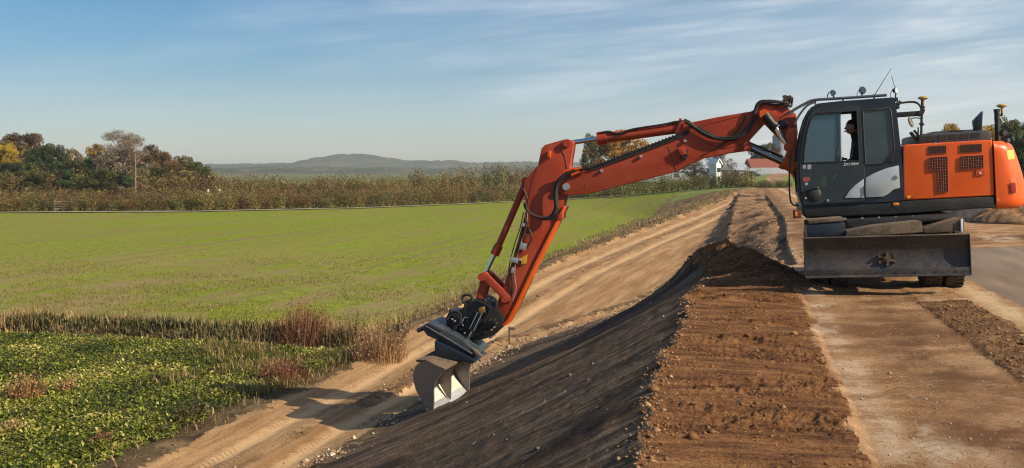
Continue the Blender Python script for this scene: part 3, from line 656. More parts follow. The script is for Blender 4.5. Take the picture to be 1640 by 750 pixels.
# rear counterweight, rounded in plan and in profile
xA, _ = L(1592, 270, YS); zt_ = L(1600, 226, YS)[1]; zb_ = L(1600, 335, YS)[1]
XR = L(1633, 300, YS)[0]
b = bmesh.new(); rings = []
nz_ = 18
for k in range(nz_+1):
    v = k/nz_; z = zb_+(zt_-zb_)*v
    bulge = 0.17 - 0.02*(1-v) - 0.22*max(0, v-0.35)**1.3*1.5                     # how far the rear stands out
    edge = min(v, 1-v); rd = 0.06*(1-min(1, edge/0.10))**2
    hw = 1.25-rd*0.8; xr = XR+bulge-rd; rc = 0.42
    ring = [(xA+0.012, -hw), ]
    for j in range(11):
        a = -PI/2+PI/2*j/10; e = 0.85
        ring.append((max(xA+0.013+0.002*j, xr-rc+rc*max(0, math.cos(a))**e), -hw+rc+rc*math.sin(a) if True else 0))
    ring += [(x, -y) for x, y in ring[::-1]]
    rings.append([b.verts.new((x, y, z)) for x, y in ring])
n = len(rings[0])
for p, q in zip(rings, rings[1:]):
    for j in range(n): b.faces.new((p[j], p[(j+1) % n], q[(j+1) % n], q[j]))
b.faces.new(rings[0][::-1]); b.faces.new(rings[-1])
cw = part('counterweight', b, ORG, smooth=50)
# find the outer skin of the counterweight along a sight line from the left side
def on_cw(px, py, off=0.0):
    d = (MI.to_3x3() @ Vector(((px-820)/1640, 1, (275-py)/1640))).normalized()
    ok, loc, nrm, _i = cw.ray_cast(EYE, d)
    return (loc + nrm*off, nrm) if ok else (L3(px, py, YS), Vector((0, -1, 0)))
bpy.context.view_layer.update()
def patch_on_cw(name, pts, mat, off, parent=cw, nsub=5):
    b = bmesh.new(); (a0, a1, a2, a3) = pts; grid = []
    for i in range(nsub+1):
        row = []
        for j in range(nsub+1):
            u, v = i/nsub, j/nsub
            px = (a0[0]*(1-u)+a1[0]*u)*(1-v)+(a3[0]*(1-u)+a2[0]*u)*v; py = (a0[1]*(1-u)+a1[1]*u)*(1-v)+(a3[1]*(1-u)+a2[1]*u)*v
            row.append(b.verts.new(on_cw(px, py, off)[0]))
        grid.append(row)
    for i in range(nsub):
        for j in range(nsub): b.faces.new((grid[i][j], grid[i+1][j], grid[i+1][j+1], grid[i][j+1]))
    return part(name, b, mat, parent)
patch_on_cw('reflector', [(1612, 241), (1623, 240), (1625, 255), (1614, 256)], REFL, 0.004)
patch_on_cw('lamp_recess', [(1616.5, 287), (1625, 282), (1631.5, 306), (1620, 315)], plain('recess_orange', (0.60, 0.10, 0.015)), 0.003)
tl = patch_on_cw('tail_lamp', [(1617, 293), (1625, 293), (1626, 309), (1618.5, 309)], RED, 0.02)
patch_on_cw('sticker', [(1597, 318.5), (1599.5, 318.3), (1599.8, 321.5), (1597.3, 321.7)], REFL, 0.004)
b = bmesh.new(); p, nn = on_cw(1626, 224.5, 0.0); 
cyl_bm(b, L3(1613, 227, YS+0.2), L3(1613, 222, YS+0.2), 0.05, 0.04, n=12); cyl_bm(b, L3(1620, 224, YS+0.25)+Vector((0.0, 0, 0)), L3(1620, 219, YS+0.25), 0.045, n=12); part('lifting_eye', b, GREY, cw)
# engine hood and what stands on it
hood = pr('engine_hood', -1.0, 0.95, [(1471, 232), (1471, 217), (1478, 214.5), (1583, 208.5), (1588, 212), (1588, 226)], GREY, 0.03)
for i in range(5):
    xx = 1486+i*17.6; yy = 218.0-i*1.25
    pane('vent', [(xx, yy+0.5), (xx+13.5, yy-0.3), (xx+12.5, yy+7.0), (xx-1.2, yy+7.8)], MESHD, hood, c=-1.0, t=0.006)
b = bmesh.new(); prism_bm(b, LL(0.2, (1480, 216), (1490, 212), (1560, 208), (1575, 211)), -0.1, 0.5, 0.02); part('hood_cover', b, GREY, hood)
# exhaust with slanted tip
b = bmesh.new(); c_ = -0.25
prism_bm(b, LL(c_, (1560.5, 212), (1557.5, 194), (1572.8, 178), (1571, 212)), c_-0.09, c_+0.09, 0.02); part('exhaust_stack', b, DARK)
b = bmesh.new(); c_ = -0.75
cyl_bm(b, L3(1598, 226, c_), L3(1596.5, 177, c_), 0.042); cyl_bm(b, L3(1596.6, 180, c_), L3(1596.4, 175, c_), 0.05)
for py in (190, 205): cyl_bm(b, L3(1597, py, c_), L3(1597, py+1.5, c_), 0.048)
tube_bm(b, [L3(1601, 184, c_), L3(1604.5, 184, c_), L3(1604.8, 171, c_)], 0.018)
mast = part('sensor_mast', b, BLK)
def gnss(px, py, c, parent):
    b = bmesh.new(); p = L3(px, py, c); lathe_bm(b, [(0.001, 0.035), (0.05, 0.033), (0.082, 0.012), (0.085, 0.0), (0.045, -0.025), (0.022, -0.03), (0.02, -0.12), (0.001, -0.12)], p, (0, 0, 1), 20)
    return part('satellite_antenna', b, paint('antenna_cream', (0.42, 0.30, 0.09), 0.5, dirt=0.2, scale=8), parent)
gnss(1604.5, 170, c_, mast)
b = bmesh.new(); p = L3(1608, 213.5, -0.9); lathe_bm(b, [(0.001, 0.04), (0.045, 0.04), (0.055, 0.0), (0.055, -0.06), (0.02, -0.08), (0.001, -0.08)], p, (0.3, -1, 0), 18); cyl_bm(b, p, p-Vector((0, -0.05, 0.12)), 0.012); part('rear_camera', b, BLK)

# --- cab
CY0, CY1 = -1.25, -0.30
cab_out = [(1284, 331), (1278, 310), (1276, 275), (1278, 240), (1283, 212), (1290, 188), (1299, 172), (1310, 166), (1340, 162.5), (1430, 156), (1435, 167), (1443, 240), (1446, 275), (1447, 322)]
W1 = [(1287, 261), (1289, 235), (1294, 207), (1300, 189), (1308, 181.5), (1372, 177.5), (1376, 257.5)]
W2 = [(1381.5, 176.5), (1424, 173), (1427, 178), (1432.5, 239), (1430, 244), (1417, 262), (1386, 264)]
b = bmesh.new(); plate_bm(b, LL(CY0, *cab_out), [LL(CY0, *W1), LL(CY0, *W2)], CY0, CY0+0.05)
plate_bm(b, LL(CY0, *cab_out), [LL(CY0, (1289, 290), *W1[1:6], (1378, 290)), LL(CY0, (1387, 290), *W2[:4], (1430, 290))], CY1-0.05, CY1)
# roof, floor, back wall skins along the outline
co = LL(CY0, *cab_out)
def skin(bm, i0, i1, t=0.04):
    for i in range(i0, i1):
        (x0, z0), (x1, z1) = co[i], co[i+1]; dx, dz = x1-x0, z1-z0; l = math.hypot(dx, dz); nx_, nz2 = -dz/l*t, dx/l*t
        prism_bm(bm, [(x0, z0), (x1, z1), (x1-nx_*-1 if False else x1+(-nx_ if nz2 > 0 else nx_)*0+dz/l*t, z1-dx/l*t), (x0+dz/l*t, z0-dx/l*t)], CY0+0.05, CY1-0.05)
skin(b, 6, 9); skin(b, 9, 13); skin(b, 0, 1)
prism_bm(b, LL(CY0, (1286, 330), (1286, 322), (1445, 315), (1445, 321)), CY0+0.05, CY1-0.05)
cab = part('cab', b, DARK, smooth=30)
# windscreen on the front
b = bmesh.new(); fr = co[1:7]
for (x0, z0), (x1, z1) in zip(fr, fr[1:]):
    v = [b.verts.new(p) for p in ((x0+.01, CY0+.06, z0), (x1+.01, CY0+.06, z1), (x1+.01, CY1-.06, z1), (x0+.01, CY1-.06, z0))]; b.faces.new(v)
part('windscreen', b, GLC, cab)
def glasspane(name, pts, mat, c, parent, t=0.006):
    return pr(name, c, c+t, pts, mat, 0, parent, cpl=CY0)
door_out = [(1287, 327.5), (1283, 305), (1281, 275), (1283, 240), (1288, 209), (1295, 187), (1304, 176.5), (1314, 173), (1376.5, 169), (1378.5, 200), (1380.5, 262), (1383.5, 266), (1384.5, 322)]
b = bmesh.new(); plate_bm(b, LL(CY0, *door_out), [LL(CY0, *W1)], CY0-0.028, CY0-0.003)
door = part('door', b, DOORM, smooth=20)
glasspane('door_window', [(1287, 261), (1289, 235), (1294, 207), (1300, 189), (1308, 181.5), (1345, 179.2), (1347, 259)], GL1, CY0+0.01, door)
b = bmesh.new(); tube_bm(b, [L3(1345.5, 179.5, CY0-0.005), L3(1347, 259, CY0-0.005)], 0.012, n=6, k=1); tube_bm(b, [L3(1339, 180, CY0+0.03), L3(1342, 225, CY0+0.03), L3(1336, 258, CY0+0.03)], 0.010, n=6); part('window_rail_and_reflection', b, plain('rail_reflection_grey', (0.16, 0.22, 0.25)), door)  # pane edge, plus a curved tube standing for a reflection in the glass
b = bmesh.new(); tube_bm(b, [L3(*p, CY0-0.03) for p in W1]+[L3(*W1[0], CY0-0.03)], 0.010, n=6, k=1); part('window_seal', b, HOSE, door)
b = bmesh.new(); tube_bm(b, [L3(*p, CY0-0.016) for p in door_out]+[L3(*door_out[0], CY0-0.016)], 0.011, n=6, k=1); part('door_seal', b, HOSE, door)
glasspane('side_window', W2, GL2, CY0+0.01, cab)
b = bmesh.new(); tube_bm(b, [L3(*p, CY0-0.004) for p in W2]+[L3(*W2[0], CY0-0.004)], 0.010, n=6, k=1); part('window_seal', b, HOSE, cab)
swoosh_a = [(1352.6, 317.5), (1360, 306), (1370, 296), (1383, 286.5), (1383.7, 316.5)]
swoosh_b = [(1386, 285), (1400, 277.5), (1420, 269.5), (1439, 265), (1441, 301), (1431, 303.5), (1422, 311), (1414, 315), (1386.4, 316.3)]
pr('trim_panel', CY0-0.040, CY0-0.026, swoosh_a, SILV, 0.004, door, cpl=CY0); pr('trim_panel', CY0-0.034, CY0+0.002, swoosh_b, SILV, 0.006, cab, cpl=CY0)
# handle, lock, steps, speaker-shaped cover low on the door
b = bmesh.new(); p = L3(1303, 312, CY0-0.03); lathe_bm(b, [(0.001, 0.02), (0.10, 0.018), (0.125, 0.0), (0.125, -0.02)], p, (0, -1, 0), 24); part('step_cover', b, BLK, door)
b = bmesh.new(); tube_bm(b, [L3(1281, 318, CY0-0.05), L3(1290, 306, CY0-0.06), L3(1306, 301, CY0-0.06), L3(1312, 302, CY0-0.04)], 0.012); part('grab_rail', b, BLK, door)
b = bmesh.new(); p = L3(1430, 256, CY0); cyl_bm(b, p+Vector((0, -0.015, 0)), p+Vector((0, 0.01, 0)), 0.042, n=18); part('filler_cap', b, BLK, cab)
b = bmesh.new(); p = L3(1434.8, 284, CY0-0.04); lathe_bm(b, [(0.028, -0.004), (0.032, 0.002), (0.028, 0.006)], p, (0, -1, 0), 16); part('lock', b, GREY, cab)
b = bmesh.new(); cyl_bm(b, L3(1385, 298, CY0-0.045), L3(1385.5, 312, CY0-0.045), 0.016, n=10); part('door_handle', b, BLK, door)
for (px, py) in ((1290.5, 317.5), (1326, 321)):
    b = bmesh.new(); p = L3(px, py, CY0-0.03); cyl_bm(b, p, p-Vector((0, 0.02, 0)), 0.02, n=10); part('bolt', b, STEEL, door)
def pix_panel(name, x0, y0, x1, y1, mat, parent, off=0.031):
    return pr(name, CY0-off, CY0-0.02, [(x0, y0), (x1, y0-0.4), (x1, y1-0.4), (x0, y1)], mat, 0, parent, cpl=CY0)
STK = plain('sticker_white', (0.30, 0.33, 0.34)); STR = plain('sticker_red', (0.30, 0.07, 0.04))
pix_panel('sticker', 1285.5, 264.5, 1290.5, 270.5, STK, door); pix_panel('sticker', 1293, 264, 1299, 271.5, STK, door); pix_panel('sticker', 1286, 284, 1297, 291, STR, door)
pix_panel('sticker', 1289, 293, 1294, 297, STK, door)
# faint green emblem reflection painted on the door: two soft strokes
EMB = paint('reflection_green', (0.030, 0.060, 0.040), 0.5, dirt=0.4, dcol=(0.07, 0.08, 0.08), scale=9)
for pts in ([(1313, 296), (1315, 286), (1321, 281), (1324, 284), (1321, 290), (1323, 297), (1317, 299)], [(1331, 287), (1338, 279), (1341, 280), (1336, 288)]):
    pr('emblem_reflection', CY0-0.0295, CY0-0.02, pts, EMB, 0, door, cpl=CY0)
def text(name, body, p, size, mat, parent, ext=0.002):
    cu = bpy.data.curves.new(name, 'FONT'); cu.body = body; cu.size = size; cu.extrude = ext
    o = bpy.data.objects.new(name, cu); C.objects.link(o); dg = bpy.context.evaluated_depsgraph_get()
    me = bpy.data.meshes.new_from_object(o.evaluated_get(dg)); bpy.data.objects.remove(o)
    me.transform(Matrix.Translation(p) @ Matrix.Rotation(PI/2, 4, 'X')); me.materials.clear(); return link(name, me, mat, parent, 0)
text('door_lettering', 'ZX190W', L3(1351, 265.5, CY0-0.032), 0.062, WHT, door)
# roof rail, lamps, antennas, mirror frame
b = bmesh.new()
tube_bm(b, [L3(1262, 184, -1.2), L3(1272, 176, -1.2), L3(1288, 167, -1.2), L3(1304, 160.5, -1.2), L3(1340, 158, -1.2), L3(1400, 154, -1.2), L3(1420, 152.5, -1.2)], 0.024, n=8)
tube_bm(b, [L3(1272, 200, -1.22), L3(1280, 185, -1.22), L3(1292, 170, -1.22), L3(1306, 163, -1.22)], 0.018, n=8)
tube_bm(b, [L3(1304, 160.5, -0.35), L3(1340, 158, -0.35), L3(1400, 154, -0.35), L3(1420, 152.5, -0.35)], 0.02, n=8)
for px, py in ((1306, 161), (1350, 157.5), (1400, 154)):
    tube_bm(b, [L3(px, py, -1.2), L3(px, py+7, -1.2)], 0.014, n=6, k=1); tube_bm(b, [L3(px, py, -1.2), L3(px, py, -0.35)], 0.014, n=6, k=1)
part('roof_rail', b, paint('rail_paint', (0.10, 0.115, 0.125), 0.35, metal=0.4, dirt=0.2))
def lamp(px, py, c, r, d, base):
    b = bmesh.new(); p = L3(px, py, c); d = Vector(d).normalized()
    lathe_bm(b, [(0.001, -r*0.9), (r*0.5, -r*0.85), (r, 0.0), (r*1.05, r*0.15), (r*0.95, r*0.2), (r*0.001, r*0.2)], p, d, 18)
    cyl_bm(b, p, L3(base[0], base[1], c), 0.012, n=8); tube_bm(b, [p, p+Vector((-0.05, 0, 0.02)), p+Vector((-0.09, 0, -0.06)), L3(base[0]-7, base[1], c)], 0.005, n=5)
    o = part('work_lamp', b, BLK); g = bmesh.new(); lathe_bm(g, [(r*0.9, r*0.21), (0.001, r*0.24)], p, d, 18); part('lens', g, SILV, o)
lamp(1334, 149, -1.15, 0.052, (-0.6, -0.5, -0.1), (1336, 158)); lamp(1381.5, 145, -1.15, 0.062, (-0.6, -0.7, -0.1), (1380, 155)); lamp(1435, 145, -1.0, 0.058, (0.7, -0.5, 0), (1434, 157))
lamp(1333, 149, -0.45, 0.045, (-1, 0.2, -0.1), (1336, 158)); 
b = bmesh.new(); tube_bm(b, [L3(1400.5, 153, -0.8), L3(1414, 131, -0.8), L3(1427, 110, -0.8)], 0.007, n=6, k=1, r_end=0.004); tube_bm(b, [L3(1434, 142, -0.9), L3(1431, 133, -0.9), L3(1428, 122, -0.9)], 0.005, n=5); cyl_bm(b, L3(1400.5, 155, -0.8), L3(1400.8, 151, -0.8), 0.018); part('whip_antenna', b, BLK)
b = bmesh.new(); c_ = -1.05
tube_bm(b, [L3(1432, 167, c_), L3(1440, 165.5, c_), L3(1458, 163.5, c_), L3(1467, 164.5, c_), L3(1473, 169, c_), L3(1476, 176, c_)], 0.017, n=8)
box_bm(b, (L3(1456, 183, c_)), (0.42, 0.06, 0.085), Matrix.Rotation(-TILT*0.5, 3, 'Y'), bev=0.01)
tube_bm(b, [L3(1477, 160, c_), L3(1476, 190, c_), L3(1475.5, 217, c_)], 0.020, n=8); tube_bm(b, [L3(1470.5, 204, c_), L3(1470.5, 217, c_)], 0.012, n=6, k=1)
tube_bm(b, [L3(1475, 190, c_), L3(1466, 189, c_), L3(1460, 190, c_)], 0.010, n=6)
for (px, py, r) in ((1477, 178, .035), (1473, 182, .04), (1438, 167, .03), (1437, 172, .03), (1434, 160, .035), (1441, 164, .022), (1479, 172, .02), (1476, 199, .03)):
    box_bm(b, L3(px, py, c_), (r*2, r*2, r*2.2), Matrix.Rotation(px, 3, 'Y'), bev=0.006)
box_bm(b, L3(1463, 218, -0.9), (0.05, 0.10, 0.16), Matrix.Rotation(-0.6, 3, 'Y'), bev=0.01); box_bm(b, L3(1468, 214, -0.9), (0.03, 0.10, 0.14), Matrix.Rotation(-0.6, 3, 'Y'), bev=0.01)
mf = part('antenna_frame', b, BLK)
gnss(1478.5, 157.5, c_, mf)
b = bmesh.new(); lathe_bm(b, [(0.001, 0.02), (0.06, 0.012), (0.068, 0), (0.06, -0.02), (0.001, -0.04)], (0, 0, 0), (0.9, -0.45, 0.1), 18); b.transform(Matrix.Translation(L3(1459, 196, c_)) @ Matrix.Rotation(-0.25, 4, 'Y') @ Matrix.Diagonal((1, 1, 1.35, 1))); part('mirror', b, paint('mirror_back', (0.16, 0.13, 0.09), 0.5), mf)
b = bmesh.new(); tube_bm(b, [L3(1268, 240, -1.1), L3(1266, 255, -1.15), L3(1264, 290, -1.15), L3(1265.5, 318, -1.15), L3(1270, 328, -1.15), L3(1279, 329, -1.15)], 0.014, n=8); part('front_guard_rail', b, BLK)
# seat and console inside
b = bmesh.new(); prism_bm(b, LL(-0.78, (1352, 275), (1377, 273), (1377, 262), (1385, 214), (1378, 213), (1370, 262), (1352, 266)), -1.0, -0.55, 0.02); part('seat', b, BLK)
b = bmesh.new(); prism_bm(b, LL(-0.5, (1328, 300), (1345, 300), (1352, 252), (1340, 250)), -0.48, -0.40, 0.01); prism_bm(b, LL(-0.5, (1296, 262), (1330, 262), (1336, 270), (1296, 270)), -1.05, -0.5, 0.01); tube_bm(b, [L3(1345, 255, -0.6), L3(1357, 255, -0.6)], 0.02); part('console', b, BLK)
# right-hand tanks and storage beside the boom
b = bmesh.new(); x0, x1 = L(1290, 300, YS)[0], L(1447, 300, YS)[0]; zz0 = L(1400, 326, YS)[1]
box_bm(b, ((x0+x1)/2+0.25, 0.86, zz0+0.36), (x1-x0-0.5, 0.74, 0.72), bev=0.05); part('fuel_tank', b, ORG)
# --- boom, arm and tool
BW = 0.21
def cyl_part(name, p, q, r, mat, n=20, ends=True, parent=None):
    b = bmesh.new(); p, q = Vector(p), Vector(q); cyl_bm(b, p, q, r, n=n)
    if ends:
        d = (q-p).normalized(); cyl_bm(b, p, p+d*0.06, r*1.18, n=n); cyl_bm(b, q-d*0.09, q, r*1.22, n=n)
    return part(name, b, mat, parent)
def eye(bm, p, r, w): cyl_bm(bm, Vector(p)-Vector((0, w, 0)), Vector(p)+Vector((0, w, 0)), r, n=20)
# swing bracket and base boom
pr('boom_bracket', -0.30, 0.30, [(1257, 216), (1263, 205), (1276, 205), (1282, 290), (1274, 291), (1268, 278), (1258, 268), (1257, 252), (1263, 236)], ORG, 0.02)
b = bmesh.new(); prism_bm(b, LL(-BW, (1213, 173), (1220, 167.5), (1232, 166), (1258, 170), (1275, 183), (1278, 215), (1272, 236), (1261, 236), (1249, 223), (1226, 199), (1214, 195), (1205, 186)), -BW, BW, 0.018)
bb = part('base_boom', b, BOOM)
b = bmesh.new(); p = L3(1253.8, 199, -BW-0.02); lathe_bm(b, [(0.001, 0.035), (0.06, 0.03), (0.085, 0.0), (0.085, -0.03)], p, (0, -1, 0), 24); part('pin_cap', b, DARK, bb)
pr('joint_plate', -BW-0.035, -BW-0.002, [(1214, 176), (1226, 168), (1240, 172), (1244, 184), (1230, 200), (1215, 198)], BOOM, 0.006, bb, cpl=-BW)
# positioning cylinder
pc = cyl_part('positioning_cylinder', L3(1225, 184, -0.30), L3(1243, 206, -0.30), 0.075, BLK)
cyl_part('rod', L3(1242, 205, -0.30), L3(1261, 233, -0.30), 0.040, CHR, ends=False, parent=pc)
b = bmesh.new(); eye(b, L3(1262, 236, -0.30), 0.075, 0.07); eye(b, L3(1224, 183, -0.30), 0.085, 0.06); split_parts('cylinder_eye', b, ORG, pc)
# lifting cylinders either side
for yy in (-0.36, 0.36):
    lc = cyl_part('lift_cylinder', L3(1274, 270, -0.36)*1.0+Vector((0, yy+0.36, 0)), L3(1253, 259, -0.36)+Vector((0, yy+0.36, 0)), 0.095, ORG)
    cyl_part('rod', L3(1255, 260.5, -0.36)+Vector((0, yy+0.36, 0)), L3(1198, 235, -0.36)+Vector((0, yy+0.36, 0)), 0.048, paint('dark_chrome', (0.25, 0.27, 0.29), 0.15, metal=1.0, dirt=0.1), ends=False, parent=lc)
    b = bmesh.new(); eye(b, L3(1198, 234.5, -0.36)+Vector((0, yy+0.36, 0)), 0.08, 0.05); part('cylinder_eye', b, BOOM, lc)
    b = bmesh.new(); o_ = Vector((0, yy+0.36-0.055, 0.045)); tube_bm(b, [L3(1255, 256, -0.36)+o_, L3(1200, 232, -0.36)+o_], 0.014, n=6, k=1); part('pipe', b, BLK, lc)
# main boom
boom_pts = [(894, 296), (897, 288), (908, 281), (925, 273.5), (944, 267.5), (1007, 244.5), (1084, 215.5), (1108, 205), (1108, 196), (1150, 187.5), (1203, 178.5), (1212, 173), (1221, 178), (1227, 190), (1224, 199), (1212, 212), (1201, 224), (1199, 237), (1194, 242), (1170, 245), (1127, 253.5), (1104, 263), (1083, 275), (1015, 292), (952, 308), (940, 311), (905, 313), (896, 309), (893, 303)]
boom = pr('main_boom', -BW, BW, boom_pts, BOOM, 0.016)
def line_on(parent, pts, r=0.006, c=-BW-0.001, mat=None, name='weld_seam', k=1):
    b = bmesh.new(); tube_bm(b, [L3(x, y, c) for x, y in pts], r, n=6, k=k); return part(name, b, mat or plain('seam_dark', (0.16, 0.025, 0.012)), parent)
line_on(boom, [(1070, 234), (1077, 255), (1083, 273)]); line_on(boom, [(1108, 206), (1150, 195), (1193, 184)]); line_on(boom, [(1193, 184), (1190, 200), (1175, 222)], 0.005)
line_on(boom, [(1120, 222), (1135, 231), (1160, 238), (1193, 232)], 0.007)
line_on(boom, [(930, 301), (938, 295), (937, 304)], 0.005)
box = pr('valve_cover', -BW-0.07, -BW-0.002, [(1085, 238), (1095, 236), (1101, 247), (1091, 250)], BOOM, 0.008, boom, cpl=-BW)
b = bmesh.new(); box_bm(b, L3(1096, 253, -BW-0.03), (0.09, 0.05, 0.05), bev=0.006); box_bm(b, L3(1100, 246, -BW-0.03), (0.035, 0.05, 0.12), bev=0.006); part('bracket', b, BLK, boom)
for (px, py) in ((1026, 251), (1097, 226), (963, 274)):
    b = bmesh.new(); box_bm(b, L3(px, py, -BW-0.02), (0.05, 0.04, 0.05), Matrix.Rotation(0.4, 3, 'Y'), bev=0.008); part('clamp', b, STEEL, boom)
# hard lines along the top of the boom
for dy, rr, mt in ((0, 0.016, BLK), (2.4, 0.014, HOSE), (4.4, 0.009, GREY)):
    b = bmesh.new(); tube_bm(b, [L3(946, 269+dy, -BW-0.02), L3(1007, 247+dy, -BW-0.02), L3(1084, 218+dy, -BW-0.02), L3(1104, 208+dy, -BW-0.02)], rr, n=6, k=3); part('hydraulic_pipe', b, mt, boom)
b = bmesh.new()
for i in range(26):
    u = i/25; box_bm(b, L3(948+u*136, 266.5-u*50.5+0.8*math.sin(u*3), -BW+0.03), (0.05, 0.10, 0.028), Matrix.Rotation(0.38, 3, 'Y'), bev=0.004, seg=1)
part('pipe_clamp', b, BLK, boom)
b = bmesh.new(); eye(b, L3(910, 299, 0), 0.065, BW+0.035); part('pivot_pin', b, STEEL, boom)
b = bmesh.new(); eye(b, L3(1217, 182, 0), 0.085, BW+0.03); part('pivot_pin', b, BOOM, boom)
# arm cylinder above the boom
br = pr('cylinder_bracket', -0.13, 0.13, [(1080, 214), (1088, 196), (1096, 192), (1106, 194), (1116, 207), (1108, 216)], BOOM, 0.012, boom)
ac = cyl_part('arm_cylinder', L3(1100, 203.5, 0), L3(958, 222.5, 0), 0.098, BOOM)
cyl_part('rod', L3(960, 222.2, 0), L3(912, 229, 0), 0.046, CHR, ends=False, parent=ac)
b = bmesh.new(); eye(b, L3(1103, 203, 0), 0.09, 0.15); cyl_bm(b, L3(957, 222.5, 0), L3(972, 220.5, 0), 0.125); split_parts('cylinder_head', b, BOOM, ac)
b = bmesh.new(); tube_bm(b, [L3(962, 213, -0.1), L3(975, 211, -0.1), L3(990, 214, -0.1), L3(1015, 207, -0.1), L3(1060, 200, -0.1), L3(1085, 195, -0.1), L3(1098, 194, -0.1)], 0.020, n=8); tube_bm(b, [L3(965, 226, -0.13), L3(985, 219, -0.13), L3(1010, 208, -0.13)], 0.010, n=6); part('hose', b, HOSE, ac)
b = bmesh.new(); box_bm(b, L3(965, 214, -0.05), (0.16, 0.1, 0.07), bev=0.02); box_bm(b, L3(978, 213, -0.05), (0.1, 0.08, 0.05), bev=0.02); box_bm(b, L3(1082, 196.5, -0.05), (0.12, 0.1, 0.06), bev=0.02); box_bm(b, L3(1090, 192, -0.05), (0.05, 0.08, 0.05), bev=0.01); split_parts('port_block', b, BOOM, ac)
# hose bundles
def bundle(paths, parent, r=0.019, mat=None, c=-BW-0.05, n=3, sp=2.6, dirn=(0.3, 1.0)):
    for i in range(n):
        b = bmesh.new(); o = (i-(n-1)/2)*sp; w = 0.9*math.sin(i*2.1)
        tube_bm(b, [L3(x+dirn[0]*o, y+dirn[1]*o+w*math.sin(j*1.3+i), c-0.02*(i % 2)) for j, (x, y) in enumerate(paths)], r, n=8)
        part('hose', b, mat or HOSE, parent)
bundle([(1096, 194), (1104, 197), (1114, 205), (1128, 214), (1145, 221), (1165, 223), (1182, 219), (1197, 207), (1206, 192), (1210, 177), (1214, 168), (1222, 164), (1240, 164.5), (1256, 166)], boom, n=3, sp=2.4)
bundle([(1118, 203), (1130, 210), (1148, 219), (1164, 221)], boom, n=1, r=0.014)
line_on(boom, [(1122, 251), (1145, 238), (1162, 228), (1177, 214), (1190, 196), (1194, 186)], 0.009, -BW-0.02, HOSE, 'hose', 4)
line_on(bb, [(1213, 167), (1218, 162.5), (1232, 161), (1250, 163), (1262, 170)], 0.018, -BW+0.05, HOSE, 'hose', 5)
line_on(bb, [(1222, 172), (1232, 169), (1250, 168.5), (1264, 172)], 0.012, -BW-0.02, HOSE, 'hose', 5)
line_on(bb, [(1256, 186), (1262, 180), (1268, 179)], 0.008, -BW-0.02, HOSE, 'hose', 5)
b = bmesh.new(); random.seed(3)
for k in range(14):
    box_bm(b, L3(1258+random.uniform(-6, 8), 163+random.uniform(-8, 7), random.uniform(-0.25, 0.1)), (random.uniform(.03, .08), .06, random.uniform(.03, .08)), Matrix.Rotation(random.random()*3, 3, 'Y'), bev=0.006)
for k in range(5): tube_bm(b, [L3(1252+k*3, 170, -0.2), L3(1255+k*3, 158-k % 2*4, -0.25), L3(1262+k*2, 157, -0.2), L3(1268, 168+k, -0.15)], 0.010, n=6)
part('hose_manifold', b, paint('manifold', (0.06, 0.035, 0.02), 0.5, dirt=0.5, dcol=(0.2, 0.12, 0.07), scale=9), bb)
# arm
AW = 0.165
arm_pts = [(869, 236), (872, 232.5), (903, 223.5), (916, 224.5), (918.5, 230), (915, 250), (911, 275), (912, 300), (905, 318), (900, 337), (886, 362), (860, 414), (828, 480), (818, 503), (811, 516), (803, 520), (797, 512), (793, 500), (797, 482), (806, 460), (818, 424), (830, 383), (843, 334), (838.5, 303), (839, 290), (863, 263), (865, 250)]
arm = pr('arm', -AW, AW, arm_pts, BOOM, 0.014)
pr('flange', -AW-0.03, AW+0.03, [(903, 330), (906, 332), (861, 421), (825, 497), (812, 520), (806, 523), (803, 520), (812, 513), (824, 490), (858, 418)], ORG, 0.004, arm)
line_on(arm, [(868, 237), (863, 262), (852, 295), (846, 322), (842, 340)], 0.008, -AW-0.002)
line_on(arm, [(897, 237), (905, 250), (909, 275)], 0.006, -AW-0.002); line_on(arm, [(887, 239), (896, 238)], 0.006, -AW-0.002)
pr('bracket', -AW-0.06, -AW-0.002, [(879, 241), (883.5, 242), (882, 253), (877, 252)], ORG, 0.006, arm, cpl=-AW)
pr('bracket', -AW-0.04, AW+0.02, [(893, 344), (901, 341), (900, 351), (892, 354)], BOOM, 0.008, arm)
b = bmesh.new(); eye(b, L3(911, 230, 0), 0.075, AW+0.05); part('pivot_pin', b, BOOM, arm)
bundle([(944, 268), (925, 272), (908, 280), (897, 289), (891, 300), (890, 318), (891, 333), (886, 345), (876, 350), (862, 348), (850, 342), (843, 334), (842, 326)], arm, n=3, r=0.021, sp=2.6, c=-AW-0.10, dirn=(0.8, 0.6))
b = bmesh.new()
for (x0, y0, x1, y1) in ((905, 275, 921, 270), (915, 281, 928, 275), (921, 272, 932, 269)): tube_bm(b, [L3(x0, y0, -AW-0.12), L3(x1, y1, -AW-0.12)], 0.026, n=8, k=1)
split_parts('hose_coupling', b, ORG, arm)
for off, rr in ((0, 0.014), (-5, 0.011), (4.5, 0.008)):
    b = bmesh.new(); tube_bm(b, [L3(842+off*0.7, 340, -AW-0.03), L3(838+off, 365, -AW-0.03), L3(829+off, 392, -AW-0.03), L3(821+off, 424, -AW-0.03), L3(820+off, 445, -AW-0.03), L3(822+off, 462, -AW-0.03), L3(817+off, 482, -AW-0.03)], rr, n=6); part('hydraulic_pipe', b, HOSE if off < 4 else STEEL, arm)
b = bmesh.new(); tube_bm(b, [L3(846, 365, -AW-0.04), L3(850, 373, -AW-0.05), L3(851, 383, -AW-0.05), L3(846, 393, -AW-0.04), L3(842, 398, -AW-0.04)], 0.018, n=8); tube_bm(b, [L3(843, 355, -AW-0.04), L3(840, 372, -AW-0.05), L3(846, 380, -AW-0.05)], 0.012, n=6); part('hose', b, HOSE, arm)
b = bmesh.new()
